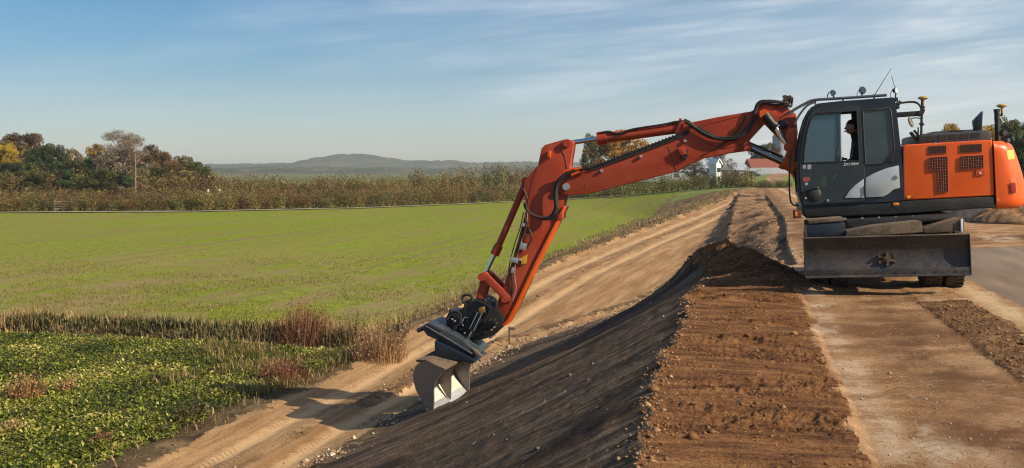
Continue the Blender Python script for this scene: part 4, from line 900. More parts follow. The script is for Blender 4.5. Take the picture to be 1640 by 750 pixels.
for (px, py, w, h) in ((838, 395, .12, .13), (824, 417, .16, .09), (839, 360, .06, .07), (833, 416, .06, .05), (821, 433, .05, .10)): box_bm(b, L3(px, py, -AW-0.05), (w, 0.06, h), Matrix.Rotation(0.3, 3, 'Y'), bev=0.01)
split_parts('valve', b, STEEL, arm)
pr('tag', -AW-0.03, -AW-0.01, [(836, 412), (845, 408), (843, 422), (835, 424)], YEL, 0.003, arm, cpl=-AW)
b = bmesh.new(); cyl_bm(b, L3(838, 302, -AW-0.06), L3(845, 318, -AW-0.06), 0.012); part('pipe', b, GREY, arm)
# bucket cylinder and linkage
b = bmesh.new(); eye(b, L3(843, 290, 0), 0.07, 0.12); 
bc = cyl_part('bucket_cylinder', L3(843, 291, 0), L3(795, 402, 0), 0.064, BOOM)
b2 = bmesh.new(); cyl_bm(b2, L3(799, 393, 0), L3(792, 408, 0), 0.088); part('cylinder_head', b2, BOOM, bc); part('cylinder_eye', b, BOOM, bc)
cyl_part('rod', L3(795, 403, 0), L3(777, 440, 0), 0.036, CHR, ends=False, parent=bc)
def bar(p, q, w, y0, y1, mat, name, parent=None):
    b = bmesh.new(); p, q = Vector(p), Vector(q); d = (q-p).normalized(); nrm = Vector((-d.z, 0, d.x))
    pts = []
    for k in range(9): a = PI*k/8; pts.append(p - d*(w*math.sin(a)) + nrm*(w*math.cos(a)))
    for k in range(9): a = PI*k/8; pts.append(q + d*(w*math.sin(a)) - nrm*(w*math.cos(a)))
    for ya, yb in ((y0, y1), (-y1, -y0)): prism_bm(b, [(v.x, v.z) for v in pts], min(ya, yb), max(ya, yb), 0.006)
    return part(name, b, mat, parent)
bar(L3(776, 442, -0.2), L3(812, 478, -0.2), 0.072, -0.22, -0.165, BOOM, 'link')
bar(L3(776, 442, -0.2), L3(766, 484, -0.2), 0.070, -0.16, -0.08, BOOM, 'link')
b = bmesh.new(); eye(b, L3(776, 442, 0), 0.075, 0.235); eye(b, L3(812, 478, 0), 0.06, 0.23); split_parts('pivot_pin', b, BOOM, EX)

# tiltrotator: black body, cylinders, hoses and the yellow slewing ring
TB = paint('tool_black', (0.010, 0.010, 0.011), 0.4, dirt=0.2, dcol=(0.07, 0.055, 0.04), scale=6)
tr = pr('tiltrotator', -0.26, 0.26, [(715, 521), (713, 510), (720, 497), (730, 499), (742, 492), (748, 484), (762, 480), (776, 487), (800, 500), (806, 513), (803, 524), (793, 533), (786, 540), (766, 546), (752, 541), (735, 532), (722, 528)], TB, 0.03)
pr('hanger', -0.17, 0.17, [(750, 500), (757, 480), (766, 477), (790, 483), (808, 508), (800, 520), (780, 522)], TB, 0.02, tr)
b = bmesh.new(); cyl_bm(b, L3(772, 497, -0.36), L3(757, 531, -0.36), 0.048); cyl_bm(b, L3(774, 494, -0.36), L3(770, 503, -0.36), 0.058); tc_ = part('tilt_cylinder', b, TB, tr)
b = bmesh.new(); cyl_bm(b, L3(757, 530, -0.36), L3(744, 553, -0.36), 0.026); part('rod', b, CHR, tr)
b = bmesh.new(); tube_bm(b, [L3(772, 502, -0.42), L3(758, 530, -0.42)], 0.008, n=6, k=1); tube_bm(b, [L3(765, 500, -0.42), L3(752, 527, -0.42)], 0.008, n=6, k=1); part('pipe', b, STEEL, tr)
pr('cylinder_cap', -0.42, -0.30, [(766, 494), (774, 492), (776, 500), (768, 503)], paint('brass', (0.35, 0.2, 0.05), 0.4, metal=0.6), 0.01, tr)
for pts, r in (([(746, 487), (741, 482), (742, 474), (750, 472.5), (756, 476), (753, 481), (746, 484), (745, 492)], 0.026), ([(778, 484), (776, 477), (784, 474), (794, 480), (795, 490), (790, 497)], 0.028), ([(784, 480), (790, 477), (796, 484), (793, 494)], 0.018),
               ([(742, 522), (740, 517), (744, 509), (750, 509)], 0.012), ([(716, 512), (722, 505), (731, 503), (736, 510)], 0.018), ([(770, 516), (780, 514), (790, 517), (800, 511)], 0.014), ([(732, 498), (738, 506), (736, 518), (728, 524)], 0.02)):
    b = bmesh.new(); tube_bm(b, [L3(x, y, -0.33) for x, y in pts], r, n=8); part('hose', b, STEEL if r == 0.012 else HOSE, tr)
b = bmesh.new(); random.seed(9)
for k in range(26):
    px = random.uniform(722, 800); py = random.uniform(495, 534)
    if (py-495) > 10+(px-722)*0.6 or (py-495) < (px-770)*0.5: continue
    s1 = random.uniform(.03, .09); box_bm(b, L3(px, py, -0.27-random.random()*0.04), (s1, 0.08, s1*0.8), Matrix.Rotation(random.random(), 3, 'Y'), bev=0.008)
for k in range(10):
    p = L3(random.uniform(728, 795), random.uniform(500, 532), -0.30); cyl_bm(b, p, p+Vector((0, -0.06, 0)), random.uniform(.015, .04), n=12)
split_parts('valve_block', b, paint('tool_black_worn', (0.016, 0.016, 0.017), 0.35, dirt=0.5, dcol=(0.10, 0.08, 0.06), scale=12), tr)
b = bmesh.new()
for (px, py) in ((729, 514), (725, 511), (770, 497), (788, 528), (745, 533), (792, 524)): p = L3(px, py, -0.34); cyl_bm(b, p, p+Vector((0, -0.04, 0)), 0.018, n=8)
part('bolt', b, STEEL, tr)
# slewing ring between the rotator and the hitch frame
pT, pB = L3(752, 541, 0), L3(742, 556, 0); ax = (pB-pT).normalized()
b = bmesh.new(); lathe_bm(b, [(0.001, -0.02), (0.27, -0.02), (0.29, 0.02), (0.29, 0.10), (0.26, 0.11), (0.26, 0.2), (0.001, 0.2)], pT, ax, 36); part('slewing_ring', b, YEL, tr)
b = bmesh.new(); cyl_bm(b, L3(722, 532, -0.30), L3(728, 536, -0.30), 0.05, n=12); eye(b, L3(718, 530, -0.2), 0.045, 0.16); eye(b, L3(788, 538, -0.1), 0.03, 0.16); part('lock_pin', b, GREY, tr)
# quick hitch frame and the bucket, both turned on the rotator: E along the cutting edge
def W(px, py, c): return MM @ L3(px, py, c)
_g = MI @ Vector(ground_at(694.5, 664.5)); print('bucket plane', _g.y)
N0, N1 = W(694.5, 665, max(_g.y, -0.8)-0.02), W(751, 631.5, max(_g.y, -0.8)+1.05)
Ev = (N1-N0); EL = Ev.length; E_ = Ev.normalized(); H_ = (V - E_*V.dot(E_)).normalized(); K_ = H_.cross(E_)
if K_.z < 0: K_ = -K_
def bk(e, h, k): return MI @ (N0 + E_*e + H_*h + K_*k)
def bprism(bm, pts, e0, e1):
    """profile (h,k) swept along the bucket's width"""
    a = [bm.verts.new(bk(e0, h, k)) for h, k in pts]; c = [bm.verts.new(bk(e1, h, k)) for h, k in pts]; n = len(pts)
    bm.faces.new(a); bm.faces.new(c[::-1])
    for i in range(n): bm.faces.new((a[i], c[i], c[(i+1) % n], a[(i+1) % n]))
out = [(0.0, 0.0), (-0.12, 0.10), (-0.27, 0.27), (-0.37, 0.42), (-0.42, 0.58), (-0.42, 0.74), (-0.36, 0.88), (-0.25, 0.985), (-0.12, 1.03), (0.10, 1.00), (0.30, 0.93)]
def inset(P, d):
    r = []
    for i, (x, z) in enumerate(P):
        a = P[max(i-1, 0)]; c = P[min(i+1, len(P)-1)]; tx, tz = c[0]-a[0], c[1]-a[1]; l = math.hypot(tx, tz); r.append((x+tz/l*d, z-tx/l*d))
    return r
inn = inset(out, 0.028)
b = bmesh.new(); bprism(b, out+inn[::-1], 0.0, EL); bucket = part('bucket', b, BUCK, smooth=40, label='wide grading bucket with worn steel lip')
b = bmesh.new(); i2 = inset(out, 0.033); bprism(b, [inn[0]]+i2[1:-1]+[inn[-1]]+[(x*0.995+0.0, z) for x, z in inn[1:-1]][::-1], 0.03, EL-0.03); part('liner', b, BIN, bucket, smooth=40)
side = [(-0.0, 0.0)] + out[1:] + [(0.22, 0.83), (0.10, 0.68), (0.04, 0.50), (0.03, 0.28)]
for (e0, e1) in ((-0.016, 0.014), (EL-0.014, EL+0.016)):
    b = bmesh.new(); bprism(b, side, e0, e1); part('side_plate', b, BUCK, bucket)
b = bmesh.new(); bprism(b, [(-0.40, 0.6), (-0.1, 0.16), (-0.01, 0.10), (0.02, 0.34), (0.03, 0.55), (0.10, 0.75), (0.2, 0.88), (0.0, 0.97), (-0.2, 0.96), (-0.36, 0.82)], EL*0.48, EL*0.48+0.02); part('divider', b, BUCK, bucket)
b = bmesh.new(); bprism(b, [(0.055, -0.035), (0.045, -0.05), (-0.16, 0.105), (-0.15, 0.128)], -0.03, EL+0.03); bprism(b, [(0.04, -0.02), (-0.14, 0.135), (-0.13, 0.16), (0.045, -0.005)], 0.02, EL-0.02)
part('cutting_edge', b, STEEL, bucket)
b = bmesh.new(); bprism(b, [(-0.34, 1.015), (-0.12, 1.05), (0.32, 0.95), (0.31, 0.925), (0.1, 0.99), (-0.12, 1.028), (-0.32, 0.97)], -0.01, EL+0.01); part('top_plate', b, DUST, bucket)
b = bmesh.new(); random.seed(2)
box_bm(b, bk(0.05, 0.05, -0.02), (0.13, 0.08, 0.06), bev=0.02); part('wear_block', b, STEEL, bucket)
pr('hitch_bracket', -0.72, 0.20, [(696, 546), (712, 553), (741, 567), (762, 579.5), (757, 583), (735, 578), (696, 573)], DARK, 0.01, bucket, cpl=-0.72)
qh = pr('quick_hitch', -0.62, 0.30, [(677, 524), (681, 518.5), (688, 518), (708, 527), (735, 541), (760, 563), (764, 570), (758, 571), (745, 567), (718, 553), (700, 545), (684, 538), (678, 530)], paint('hitch_blue', (0.02, 0.03, 0.038), 0.4, dirt=0.4, dcol=(0.10, 0.10, 0.10), scale=5), 0.02, cpl=-0.62)
b = bmesh.new(); prism_bm(b, LL(-0.62, (684, 519), (690, 517), (710, 527), (706, 531)), -0.65, -0.60, 0.01); tube_bm(b, [L3(681, 522, -0.64), L3(720, 545, -0.64), L3(756, 567, -0.64)], 0.022, n=8); eye(b, L3(681, 524, -0.2), 0.045, 0.40); part('hitch_rail', b, GREY, qh)
pr('bracket', -0.64, -0.60, [(756, 558), (764, 562), (776, 574), (762, 569)], paint('bracket_tan', (0.22, 0.15, 0.09), 0.7, dirt=0.5), 0.004, qh); pr('bracket', 0.1, 0.14, [(748, 556), (757, 560), (770, 580), (752, 570)], TB, 0.004, qh)

# --- the operator in the cab
sk = plain('skin', (0.55, 0.30, 0.21), 0.55)
PER = empty('person', 'dark haired operator in a black jacket sitting in the cab behind the open window', 'person')
HPx, HPz = L(1365, 262, -0.78)
base = MM @ Vector((HPx, -0.78, HPz-0.12)); PER.location = base; PER.rotation_euler = (0, -TILT, -YAW)
PM = PER.matrix_basis.copy(); PI_ = Matrix.LocRotScale(PER.location, PER.rotation_euler, None).inverted()
hx, hz_ = L(1363.5, 204, -0.78); hd = PI_ @ (MM @ Vector((hx, -0.78, hz_)))
def skin_body(name, chains, mat, parent, sub=2):
    me = bpy.data.meshes.new(name); vs = []; es = []; rs = []
    for ch in chains:
        prev = ch.get('root')
        for p, r in ch['pts']:
            vs.append(p); rs.append(r); i = len(vs)-1
            if prev is not None: es.append((prev, i))
            prev = i
    me.from_pydata(vs, es, []); o = bpy.data.objects.new(name, me); C.objects.link(o)
    m = o.modifiers.new('s', 'SKIN'); 
    if not me.skin_vertices: me.attributes
    for i, r in enumerate(rs): me.skin_vertices[0].data[i].radius = (r, r) if not isinstance(r, tuple) else r
    me.skin_vertices[0].data[0].use_root = True
    s2 = o.modifiers.new('u', 'SUBSURF'); s2.levels = sub; s2.render_levels = sub
    dg = bpy.context.evaluated_depsgraph_get(); dg.update(); m2 = bpy.data.meshes.new_from_object(o.evaluated_get(dg)); bpy.data.objects.remove(o)
    return link(name, m2, mat, parent, 180)
h = hd; S = Vector((h.x+0.06, 0, h.z-0.30))       # shoulder centre
body = skin_body('body', [
  {'pts': [((S.x+0.04, 0, 0.10), (0.17, 0.13)), ((S.x+0.05, 0, 0.28), (0.16, 0.12)), ((S.x+0.03, 0, S.z-0.06), (0.18, 0.12)), ((S.x+0.01, 0, S.z+0.06), (0.09, 0.08)), ((h.x+0.035, 0, h.z-0.13), (0.055, 0.055)), ((h.x+0.02, 0, h.z-0.06), (0.065, 0.065))]},
  {'root': 2, 'pts': [((S.x, -0.20, S.z-0.03), 0.068), ((S.x-0.05, -0.25, S.z-0.30), 0.052), ((S.x-0.28, -0.20, S.z-0.36), 0.038), ((S.x-0.34, -0.18, S.z-0.35), 0.03)]},
  {'root': 2, 'pts': [((S.x, 0.20, S.z-0.03), 0.068), ((S.x-0.05, 0.25, S.z-0.30), 0.052), ((S.x-0.28, 0.20, S.z-0.36), 0.038), ((S.x-0.34, 0.18, S.z-0.35), 0.03)]},
  {'root': 0, 'pts': [((S.x-0.20, -0.11, 0.06), 0.095), ((S.x-0.46, -0.13, 0.06), 0.07), ((S.x-0.52, -0.13, -0.26), 0.05)]},
  {'root': 0, 'pts': [((S.x-0.20, 0.11, 0.06), 0.095), ((S.x-0.46, 0.13, 0.06), 0.07), ((S.x-0.52, 0.13, -0.26), 0.05)]}], plain('jacket_black', (0.012, 0.013, 0.016), 0.8), PER)
# head with brow, nose, chin and ear, facing the boom
b = bmesh.new(); bmesh.ops.create_uvsphere(b, u_segments=28, v_segments=20, radius=1)
for v in b.verts:
    x, y, z = v.co; X_, Y_, Z_ = x*0.098, y*0.075, z*0.120
    if x < 0:
        f = max(0, 1-abs(y)*1.8)
        X_ -= 0.020*f*math.exp(-((z+0.12)/0.15)**2)*1.3      # nose
        X_ += 0.010*f*math.exp(-((z-0.12)/0.12)**2)          # eye hollow
        X_ -= 0.014*max(0, 1-abs(y)*1.4)*math.exp(-((z+0.78)/0.18)**2)   # chin
        X_ -= 0.006*f*math.exp(-((z+0.42)/0.08)**2)
    if z < -0.3: Y_ *= 1-0.35*(-z-0.3); X_ += 0.012*(-z-0.3) if x > 0 else 0
    v.co = (X_, Y_, Z_)
for sg in (-1, 1): box_bm(b, (0.018, sg*0.077, -0.005), (0.034, 0.016, 0.058), Matrix.Rotation(0.2, 3, 'Y'), bev=0.007)
b.transform(Matrix.Translation((h.x, 0, h.z)) ); head = bm_obj('head', b, sk, PER, 180)
b = bmesh.new(); bmesh.ops.create_uvsphere(b, u_segments=24, v_segments=16, radius=1)
bmesh.ops.delete(b, geom=[v for v in b.verts if (v.co.z < 0.25 and v.co.x < 0.05) or v.co.z < -0.45 or (v.co.x < -0.72)], context='VERTS')
for v in b.verts: v.co = (v.co.x*0.106+0.006, v.co.y*0.083, v.co.z*0.130+0.002)
b.transform(Matrix.Translation((h.x, 0, h.z))); bm_obj('hair', b, plain('hair_dark', (0.022, 0.014, 0.010), 0.7), PER, 180)
def hand(side):
    P0 = Vector((S.x-0.355, side*0.18, S.z-0.35)); ch = [{'pts': [(tuple(P0), 0.028), (tuple(P0+Vector((-0.05, 0, 0.0))), (0.032, 0.018)), (tuple(P0+Vector((-0.085, 0, -0.004))), (0.034, 0.015))]}]
    o = skin_body('hand', ch + [{'root': 2, 'pts': [(tuple(P0+Vector((-0.105, dy, -0.004))), 0.009), (tuple(P0+Vector((-0.105-l*0.5, dy*1.1, -0.02))), 0.0085), (tuple(P0+Vector((-0.105-l*0.6, dy*1.1, -0.045))), 0.007)]} for dy, l in ((-0.03, .05), (-0.01, .065), (0.01, .06), (0.03, .045))] +
        [{'root': 0, 'pts': [(tuple(P0+Vector((-0.03, -side*0.035, 0.0))), 0.011), (tuple(P0+Vector((-0.065, -side*0.045, -0.02))), 0.009)]}], sk, PER, 1)
hand(-1); hand(1)
b = bmesh.new(); tube_bm(b, [(h.x-0.01, -0.082, h.z-0.03), (h.x-0.06, -0.085, h.z-0.05), (h.x-0.105, -0.05, h.z-0.07)], 0.004, n=5); box_bm(b, (h.x-0.108, -0.045, h.z-0.07), (0.03, 0.02, 0.02), bev=0.004); bm_obj('headset_mic', b, HOSE, PER)
# ---------------------------------------------------------------- vegetation
def leafmat(name, stops, trans=0.25, rough=0.6):
    t = NT(name, rough, 0, 0.25); oi = t.n.new('ShaderNodeObjectInfo')
    c = t.ramp(t.attr('rnd'), stops)
    hs = t.n.new('ShaderNodeHueSaturation'); t.l.new(c, hs.inputs['Color'])
    t.put(hs.inputs['Hue'], t.math('ADD', 0.475, t.math('MULTIPLY', oi.outputs['Random'], 0.045)))
    t.put(hs.inputs['Value'], t.math('ADD', 0.72, t.math('MULTIPLY', oi.outputs['Random'], 0.5)))
    t.col(hs.outputs[0])
    tr = t.n.new('ShaderNodeBsdfTranslucent'); t.l.new(hs.outputs[0], tr.inputs[0])
    mx = t.n.new('ShaderNodeMixShader'); mx.inputs[0].default_value = trans
    t.l.new(t.b.outputs[0], mx.inputs[1]); t.l.new(tr.outputs[0], mx.inputs[2]); t.l.new(mx.outputs[0], t.n['Material Output'].inputs['Surface'])
    return t.m
def quads_at(P, size, up=0.3, aspect=1.0, seed=0):
    """leaf cards with random orientation at points P; size array"""
    g = np.random.default_rng(seed); n = len(P)
    a = g.normal(size=(n, 3)); a[:, 2] += up; a /= np.linalg.norm(a, axis=1)[:, None]
    b = np.cross(a, g.normal(size=(n, 3))); b /= np.linalg.norm(b, axis=1)[:, None]; c = np.cross(a, b)
    s = np.asarray(size).reshape(-1, 1)
    v = np.stack([P-b*s-c*s*0.3*aspect, P+b*s*0.2-c*s*0.6*aspect, P+b*s+c*s*0.2*aspect, P-b*s*0.1+c*s*0.6*aspect], 1).reshape(-1, 3)
    return v, np.arange(n*4).reshape(-1, 4)
def blades(P, hgt, wid, lean, seed=0, wind=(0, 0), lay=None):
    """bent grass blades: two stacked quads each, tapering to the tip"""
    g = np.random.default_rng(seed); n = len(P); az = g.uniform(0, 2*PI, n); d = np.stack([np.cos(az), np.sin(az), np.zeros(n)], 1)
    w = np.stack([-np.sin(az+g.normal(0, .6, n)), np.cos(az), np.zeros(n)], 1)
    h = np.asarray(hgt).reshape(-1, 1); l = (np.abs(g.normal(0, lean, n))).reshape(-1, 1)*h; wd = np.asarray(wid).reshape(-1, 1)
    wv = np.array([wind[0], wind[1], 0])*h
    up = np.array([0, 0, 1.0])
    p0 = P; p1 = P+up*h*0.55+d*l*0.35+wv*0.3; p2 = P+up*h*np.clip(1-l/h*0.3, .3, 1)+d*l+wv
    v = np.stack([p0-w*wd, p0+w*wd, p1+w*wd*0.8, p1-w*wd*0.8, p2+w*wd*0.25, p2-w*wd*0.25], 1).reshape(-1, 3)
    i = np.arange(n)*6; f = np.concatenate([np.stack([i, i+1, i+2, i+3], 1), np.stack([i+3, i+2, i+4, i+5], 1)])
    r = g.uniform(0, 1, n); return v, f, np.concatenate([r, r])
def stuff(name, v, f, mat, label, cat, rnd):
    me = np_mesh(name, v, f, mat, [('rnd', 'FACE', rnd)]); o = bpy.data.objects.new(name, me); C.objects.link(o)
    return tag(o, label, cat, kind='stuff')
def zpts(x, y, dz=0.0):
    t, s = to_ts(x, y); return np.stack([x, y, height(t, s)+dz], 1)
BARK = NT('bark', 0.9); BARK.col(BARK.ramp(BARK.noise(6, 6, 0.7), [(0.35, (0.035, 0.025, 0.018)), (0.7, (0.11, 0.085, 0.065))])); BARK = BARK.m
BARKL = NT('pale_bark', 0.9); BARKL.col(BARKL.ramp(BARKL.noise(6, 6, 0.7), [(0.35, (0.09, 0.07, 0.055)), (0.7, (0.24, 0.20, 0.16))])); BARKL = BARKL.m
LM = {
 'pine': leafmat('pine_needles', [(0, (0.018, 0.034, 0.014)), (0.5, (0.040, 0.064, 0.022)), (1, (0.085, 0.105, 0.032))], 0.1),
 'green': leafmat('green_leaves', [(0, (0.030, 0.044, 0.012)), (0.6, (0.075, 0.088, 0.022)), (1, (0.17, 0.15, 0.035))]),
 'brown': leafmat('brown_leaves', [(0, (0.060, 0.044, 0.018)), (0.5, (0.150, 0.098, 0.036)), (1, (0.28, 0.18, 0.055))]),
 'orange': leafmat('orange_leaves', [(0, (0.14, 0.080, 0.018)), (0.5, (0.38, 0.19, 0.030)), (1, (0.56, 0.32, 0.05))]),
 'yellow': leafmat('yellow_leaves', [(0, (0.20, 0.15, 0.02)), (0.5, (0.42, 0.30, 0.025)), (1, (0.60, 0.42, 0.04))]),
 'twig': leafmat('dry_twigs', [(0, (0.10, 0.070, 0.050)), (0.6, (0.19, 0.13, 0.095)), (1, (0.30, 0.20, 0.14))], 0.1),
 'shrub': leafmat('autumn_shrub_leaves', [(0, (0.050, 0.050, 0.016)), (0.4, (0.145, 0.105, 0.032)), (0.75, (0.27, 0.165, 0.045)), (1, (0.38, 0.25, 0.07))]),
 'shrubg': leafmat('olive_shrub_leaves', [(0, (0.040, 0.054, 0.018)), (0.5, (0.12, 0.120, 0.032)), (1, (0.28, 0.245, 0.06))]),
 'shrubr': leafmat('russet_shrub_leaves', [(0, (0.060, 0.045, 0.022)), (0.5, (0.18, 0.105, 0.045)), (1, (0.32, 0.20, 0.08))]),
}
def tree_meshes(kind, seed):
    """unit-height tree: limbs grow to the leaf clumps; returns (trunk mesh, crown mesh)"""
    g = np.random.default_rng(seed); r_ = random.Random(seed)
    pine = kind == 'pine'; twig = kind == 'twig'
    b = bmesh.new(); lean = Vector((r_.uniform(-.03, .03), r_.uniform(-.03, .03), 0))
    tube_bm(b, [Vector((0, 0, 0)), lean+Vector((0, 0, .3)), lean*2+Vector((0, 0, .62)), lean*2.5+Vector((0, 0, .9 if pine else .8))], 0.024, n=7, k=3, r_end=0.005)
    cl = []; N = 62 if pine else 74
    for i in range(N):
        for _ in range(30):
            z = r_.uniform(0.12, 0.97)
            if pine: rad = 0.30*(1-max(0, z-0.15))**0.75*r_.uniform(0.25, 1.08)
            else: rad = 0.40*math.sqrt(max(0, 1-((z-0.56)/0.45)**2))*r_.uniform(0.15, 1.06)
            a = r_.uniform(0, 2*PI); c = Vector((rad*math.cos(a), rad*math.sin(a), z*1.0))+lean*2*z
            if rad > 0.01 and (not cl or min((c-q).length for q in cl) > 0.060): cl.append(c); break
    for c in cl:
        z0 = max(0.12, c.z-0.10-0.35*math.hypot(c.x, c.y)); p = Vector((lean.x*2*z0, lean.y*2*z0, z0))
        m = (p+c)/2+Vector((0, 0, -0.02)); tube_bm(b, [p, m, c], 0.0075, n=4, k=2, r_end=0.002)
        if twig:
            for k in range(26):
                d = Vector((r_.gauss(0, 1)+c.x*2, r_.gauss(0, 1)+c.y*2, abs(r_.gauss(0, 1))+0.3)).normalized()*r_.uniform(.05, .12)
                q = c+Vector((r_.gauss(0, .015), r_.gauss(0, .015), r_.gauss(0, .015))); tube_bm(b, [q, q+d], 0.0016, n=3, k=1, r_end=0.0006)
    me = bpy.data.meshes.new('trunk'); b.to_mesh(me); b.free(); me.materials.append(BARKL if twig else BARK); me.polygons.foreach_set('use_smooth', [True]*len(me.polygons))
    P = []; S = []; Rn = []
    per = {'pine': 200, 'twig': 105}.get(kind, 165)
    for c in cl:
        rr = r_.uniform(0.065, 0.125); n = int(per*(rr/0.08)**2); d = g.normal(size=(n, 3)); d /= np.linalg.norm(d, axis=1)[:, None]
        d *= (g.uniform(0.25, 1, n)**0.5)[:, None]*rr; d[:, 2] *= 0.7; d += g.normal(0, 0.008, d.shape)
        P.append(np.array(c)+d); S.append(g.uniform(0.45, 1.15, n)*0.0150*(0.75 if twig else 1)); Rn.append(np.clip(g.normal(r_.uniform(0.2, 0.8), 0.22, n), 0, 1))
    P = np.concatenate(P); v, f = quads_at(P, np.concatenate(S), 0.4, 1.2, seed)
    return me, np_mesh('crown', v, f, LM[kind], [('rnd', 'FACE', np.concatenate(Rn))])
TM = {}
def tree(kind, label, px, top, dist, wpx, name, group=None, zb=None, var=0):
    X = (px-820)/1640*dist; z0 = hz(X, dist) if zb is None else zb
    H = (275-top)/1640*dist + ZC - z0; w = wpx/1640*dist
    key = (kind, var)
    if key not in TM: TM[key] = tree_meshes(kind, 100+len(TM)*7)
    tm, cm = TM[key]
    r = empty(name, label, 'tree', group, (X, dist, z0-0.1)); r.scale = (w/0.78, w/0.78, H*1.02); r.rotation_euler = (0, 0, random.uniform(0, 6.28))
    for nm, me in (('trunk', tm), ('crown', cm)):
        o = bpy.data.objects.new(nm, me); C.objects.link(o); o.parent = r
    return r
random.seed(21)
W_ = 'woodland at the far side of the meadow'
K = {'pine': ('pine_tree', 'dark green pine in the wood left of the hills'), 'green': ('deciduous_tree', 'dull green tree in the wood left of the hills'),
     'brown': ('deciduous_tree', 'russet brown tree in the wood left of the hills'), 'orange': ('deciduous_tree', 'orange leaved tree in the wood left of the hills')}
WOOD = [('brown', 20, 228, 205, 60), ('brown', 42, 213, 215, 62), ('yellow', 6, 232, 185, 44), ('pine', 70, 233, 190, 44), ('pine', 48, 240, 180, 40), ('pine', 92, 231, 185, 42), ('brown', 112, 240, 200, 30),
 ('pine', 30, 262, 172, 40), ('pine', 85, 250, 172, 44), ('green', 120, 258, 172, 40), ('pine', 8, 262, 172, 36), ('orange', 150, 233, 205, 42), ('pine', 158, 243, 185, 36), ('pine', 138, 254, 178, 34), ('pine', 182, 254, 182, 40),
 ('twig', 199, 213, 178, 98), ('brown', 200, 240, 190, 50), ('brown', 178, 246, 195, 30), ('brown', 243, 234, 200, 38), ('brown', 232, 246, 190, 34), ('brown', 262, 247, 198, 30), ('brown', 290, 251, 200, 34), ('green', 312, 259, 195, 26),
 ('brown', 275, 262, 185, 34), ('pine', 222, 262, 176, 36), ('green', 255, 268, 176, 34), ('green', 326, 266, 190, 26), ('pine', 110, 270, 168, 40), ('green', 60, 275, 166, 40), ('green', 160, 272, 168, 40), ('pine', 200, 273, 168, 40), ('brown', 300, 272, 180, 30),
 ('green', -20, 240, 190, 60), ('pine', -50, 225, 195, 60), ('brown', -90, 220, 200, 70), ('pine', -140, 228, 190, 60)]
for i, (k, px, top, d, w) in enumerate(WOOD):
    if k == 'yellow': tree(k, 'bright yellow tree at the left end of the wood', px, top, d, w, 'deciduous_tree')
    elif k == 'twig': tree(k, 'tall bare domed tree rising above the wood, highest of all', px, top, d, w, 'bare_tree')
    elif k == 'orange': tree(k, 'orange brown tree beside the bare tree in the wood', px, top, d, w, 'deciduous_tree')
    else: tree(k, K[k][1], px, top, d, w*1.3, K[k][0], W_+', '+K[k][1].split(' in ')[0], var=i % 3 if k != 'green' else i % 2)
tree('orange', 'orange autumn tree showing above the raised boom', 992, 211, 180, 92, 'deciduous_tree', zb=-1.5, var=1)
tree('green', 'green tree standing left of the orange tree behind the boom', 947, 218, 196, 34, 'deciduous_tree', zb=-1.5)
tree('green', 'dark bushy tree above the red roof behind the boom cylinder', 1216, 233, 290, 40, 'deciduous_tree', zb=0, var=1)
tree('brown', 'brown tree between the red roof and the silo', 1236, 230, 292, 28, 'deciduous_tree', zb=0)
tree('twig', 'pale thin tree beside the small white house', 1150, 243, 165, 44, 'bare_tree', zb=-0.8)
tree('twig', 'sparse brown tree left of the small white house', 1112, 256, 168, 40, 'bare_tree', zb=-0.8, var=1)
tree('orange', 'small orange tree top seen above the engine hood', 1527, 200, 150, 46, 'deciduous_tree', zb=0)
tree('brown', 'twiggy brown tree top between cab and engine hood', 1458, 222, 150, 44, 'deciduous_tree', zb=0)
tree('orange', 'pale orange tree left of the tall conifer by the counterweight', 1588, 203, 140, 50, 'deciduous_tree', zb=0, var=1)
tree('green', 'yellow green tree right of the exhaust, before the conifers', 1614, 192, 110, 56, 'deciduous_tree', zb=0)
tree('pine', 'tall dark conifer at the right edge behind the counterweight', 1652, 168, 90, 50, 'pine_tree', zb=0)
tree('pine', 'low dark conifer half hidden by the counterweight', 1634, 224, 75, 60, 'pine_tree', zb=0, var=1)
tree('pine', 'dark conifer beyond the right edge of the view', 1700, 175, 80, 90, 'pine_tree', zb=0, var=2)

def shrub_mesh(kind, seed, loose=0.5):
    g = np.random.default_rng(seed); r_ = random.Random(seed); b = bmesh.new(); P = []
    for i in range(9):
        a = r_.uniform(0, 2*PI); rr = r_.uniform(0.05, 0.44); top = Vector((rr*math.cos(a), rr*math.sin(a), r_.uniform(0.45, 1.0)))
        mid = Vector((top.x*0.55, top.y*0.55, top.z*0.5)); tube_bm(b, [Vector((top.x*0.1, top.y*0.1, 0)), mid, top], 0.010, n=4, k=2, r_end=0.003)
        n = 95; u = g.uniform(0.05, 1.03, n)[:, None]; q = np.where(u < 0.5, np.array(mid)*u*2, np.array(mid)+(np.array(top)-np.array(mid))*(u-0.5)*2)
        sp = 0.125*(1.25-u*0.55); P.append(q+g.normal(size=(n, 3))*sp)
    P = np.concatenate(P); P[:, 2] = np.clip(P[:, 2], 0.02, 1.08); v, f = quads_at(P, g.uniform(0.5, 1.2, len(P))*0.028, 0.4, 1.2, seed)
    rn = np.clip(g.normal(0.5, 0.27, len(P)), 0, 1)
    me = np_mesh('shrub', v, f, LM[kind], [('rnd', 'FACE', rn)])
    # add the stems to the same small plant
    me2 = bpy.data.meshes.new('s'); b.to_mesh(me2); b.free(); bb_ = bmesh.new(); bb_.from_mesh(me); n0 = len(bb_.faces); bb_.from_mesh(me2); bb_.faces.ensure_lookup_table()
    for fc in bb_.faces[n0:]: fc.material_index = 1
    bb_.to_mesh(me); bb_.free(); me.materials.append(BARK); bpy.data.meshes.remove(me2); return me
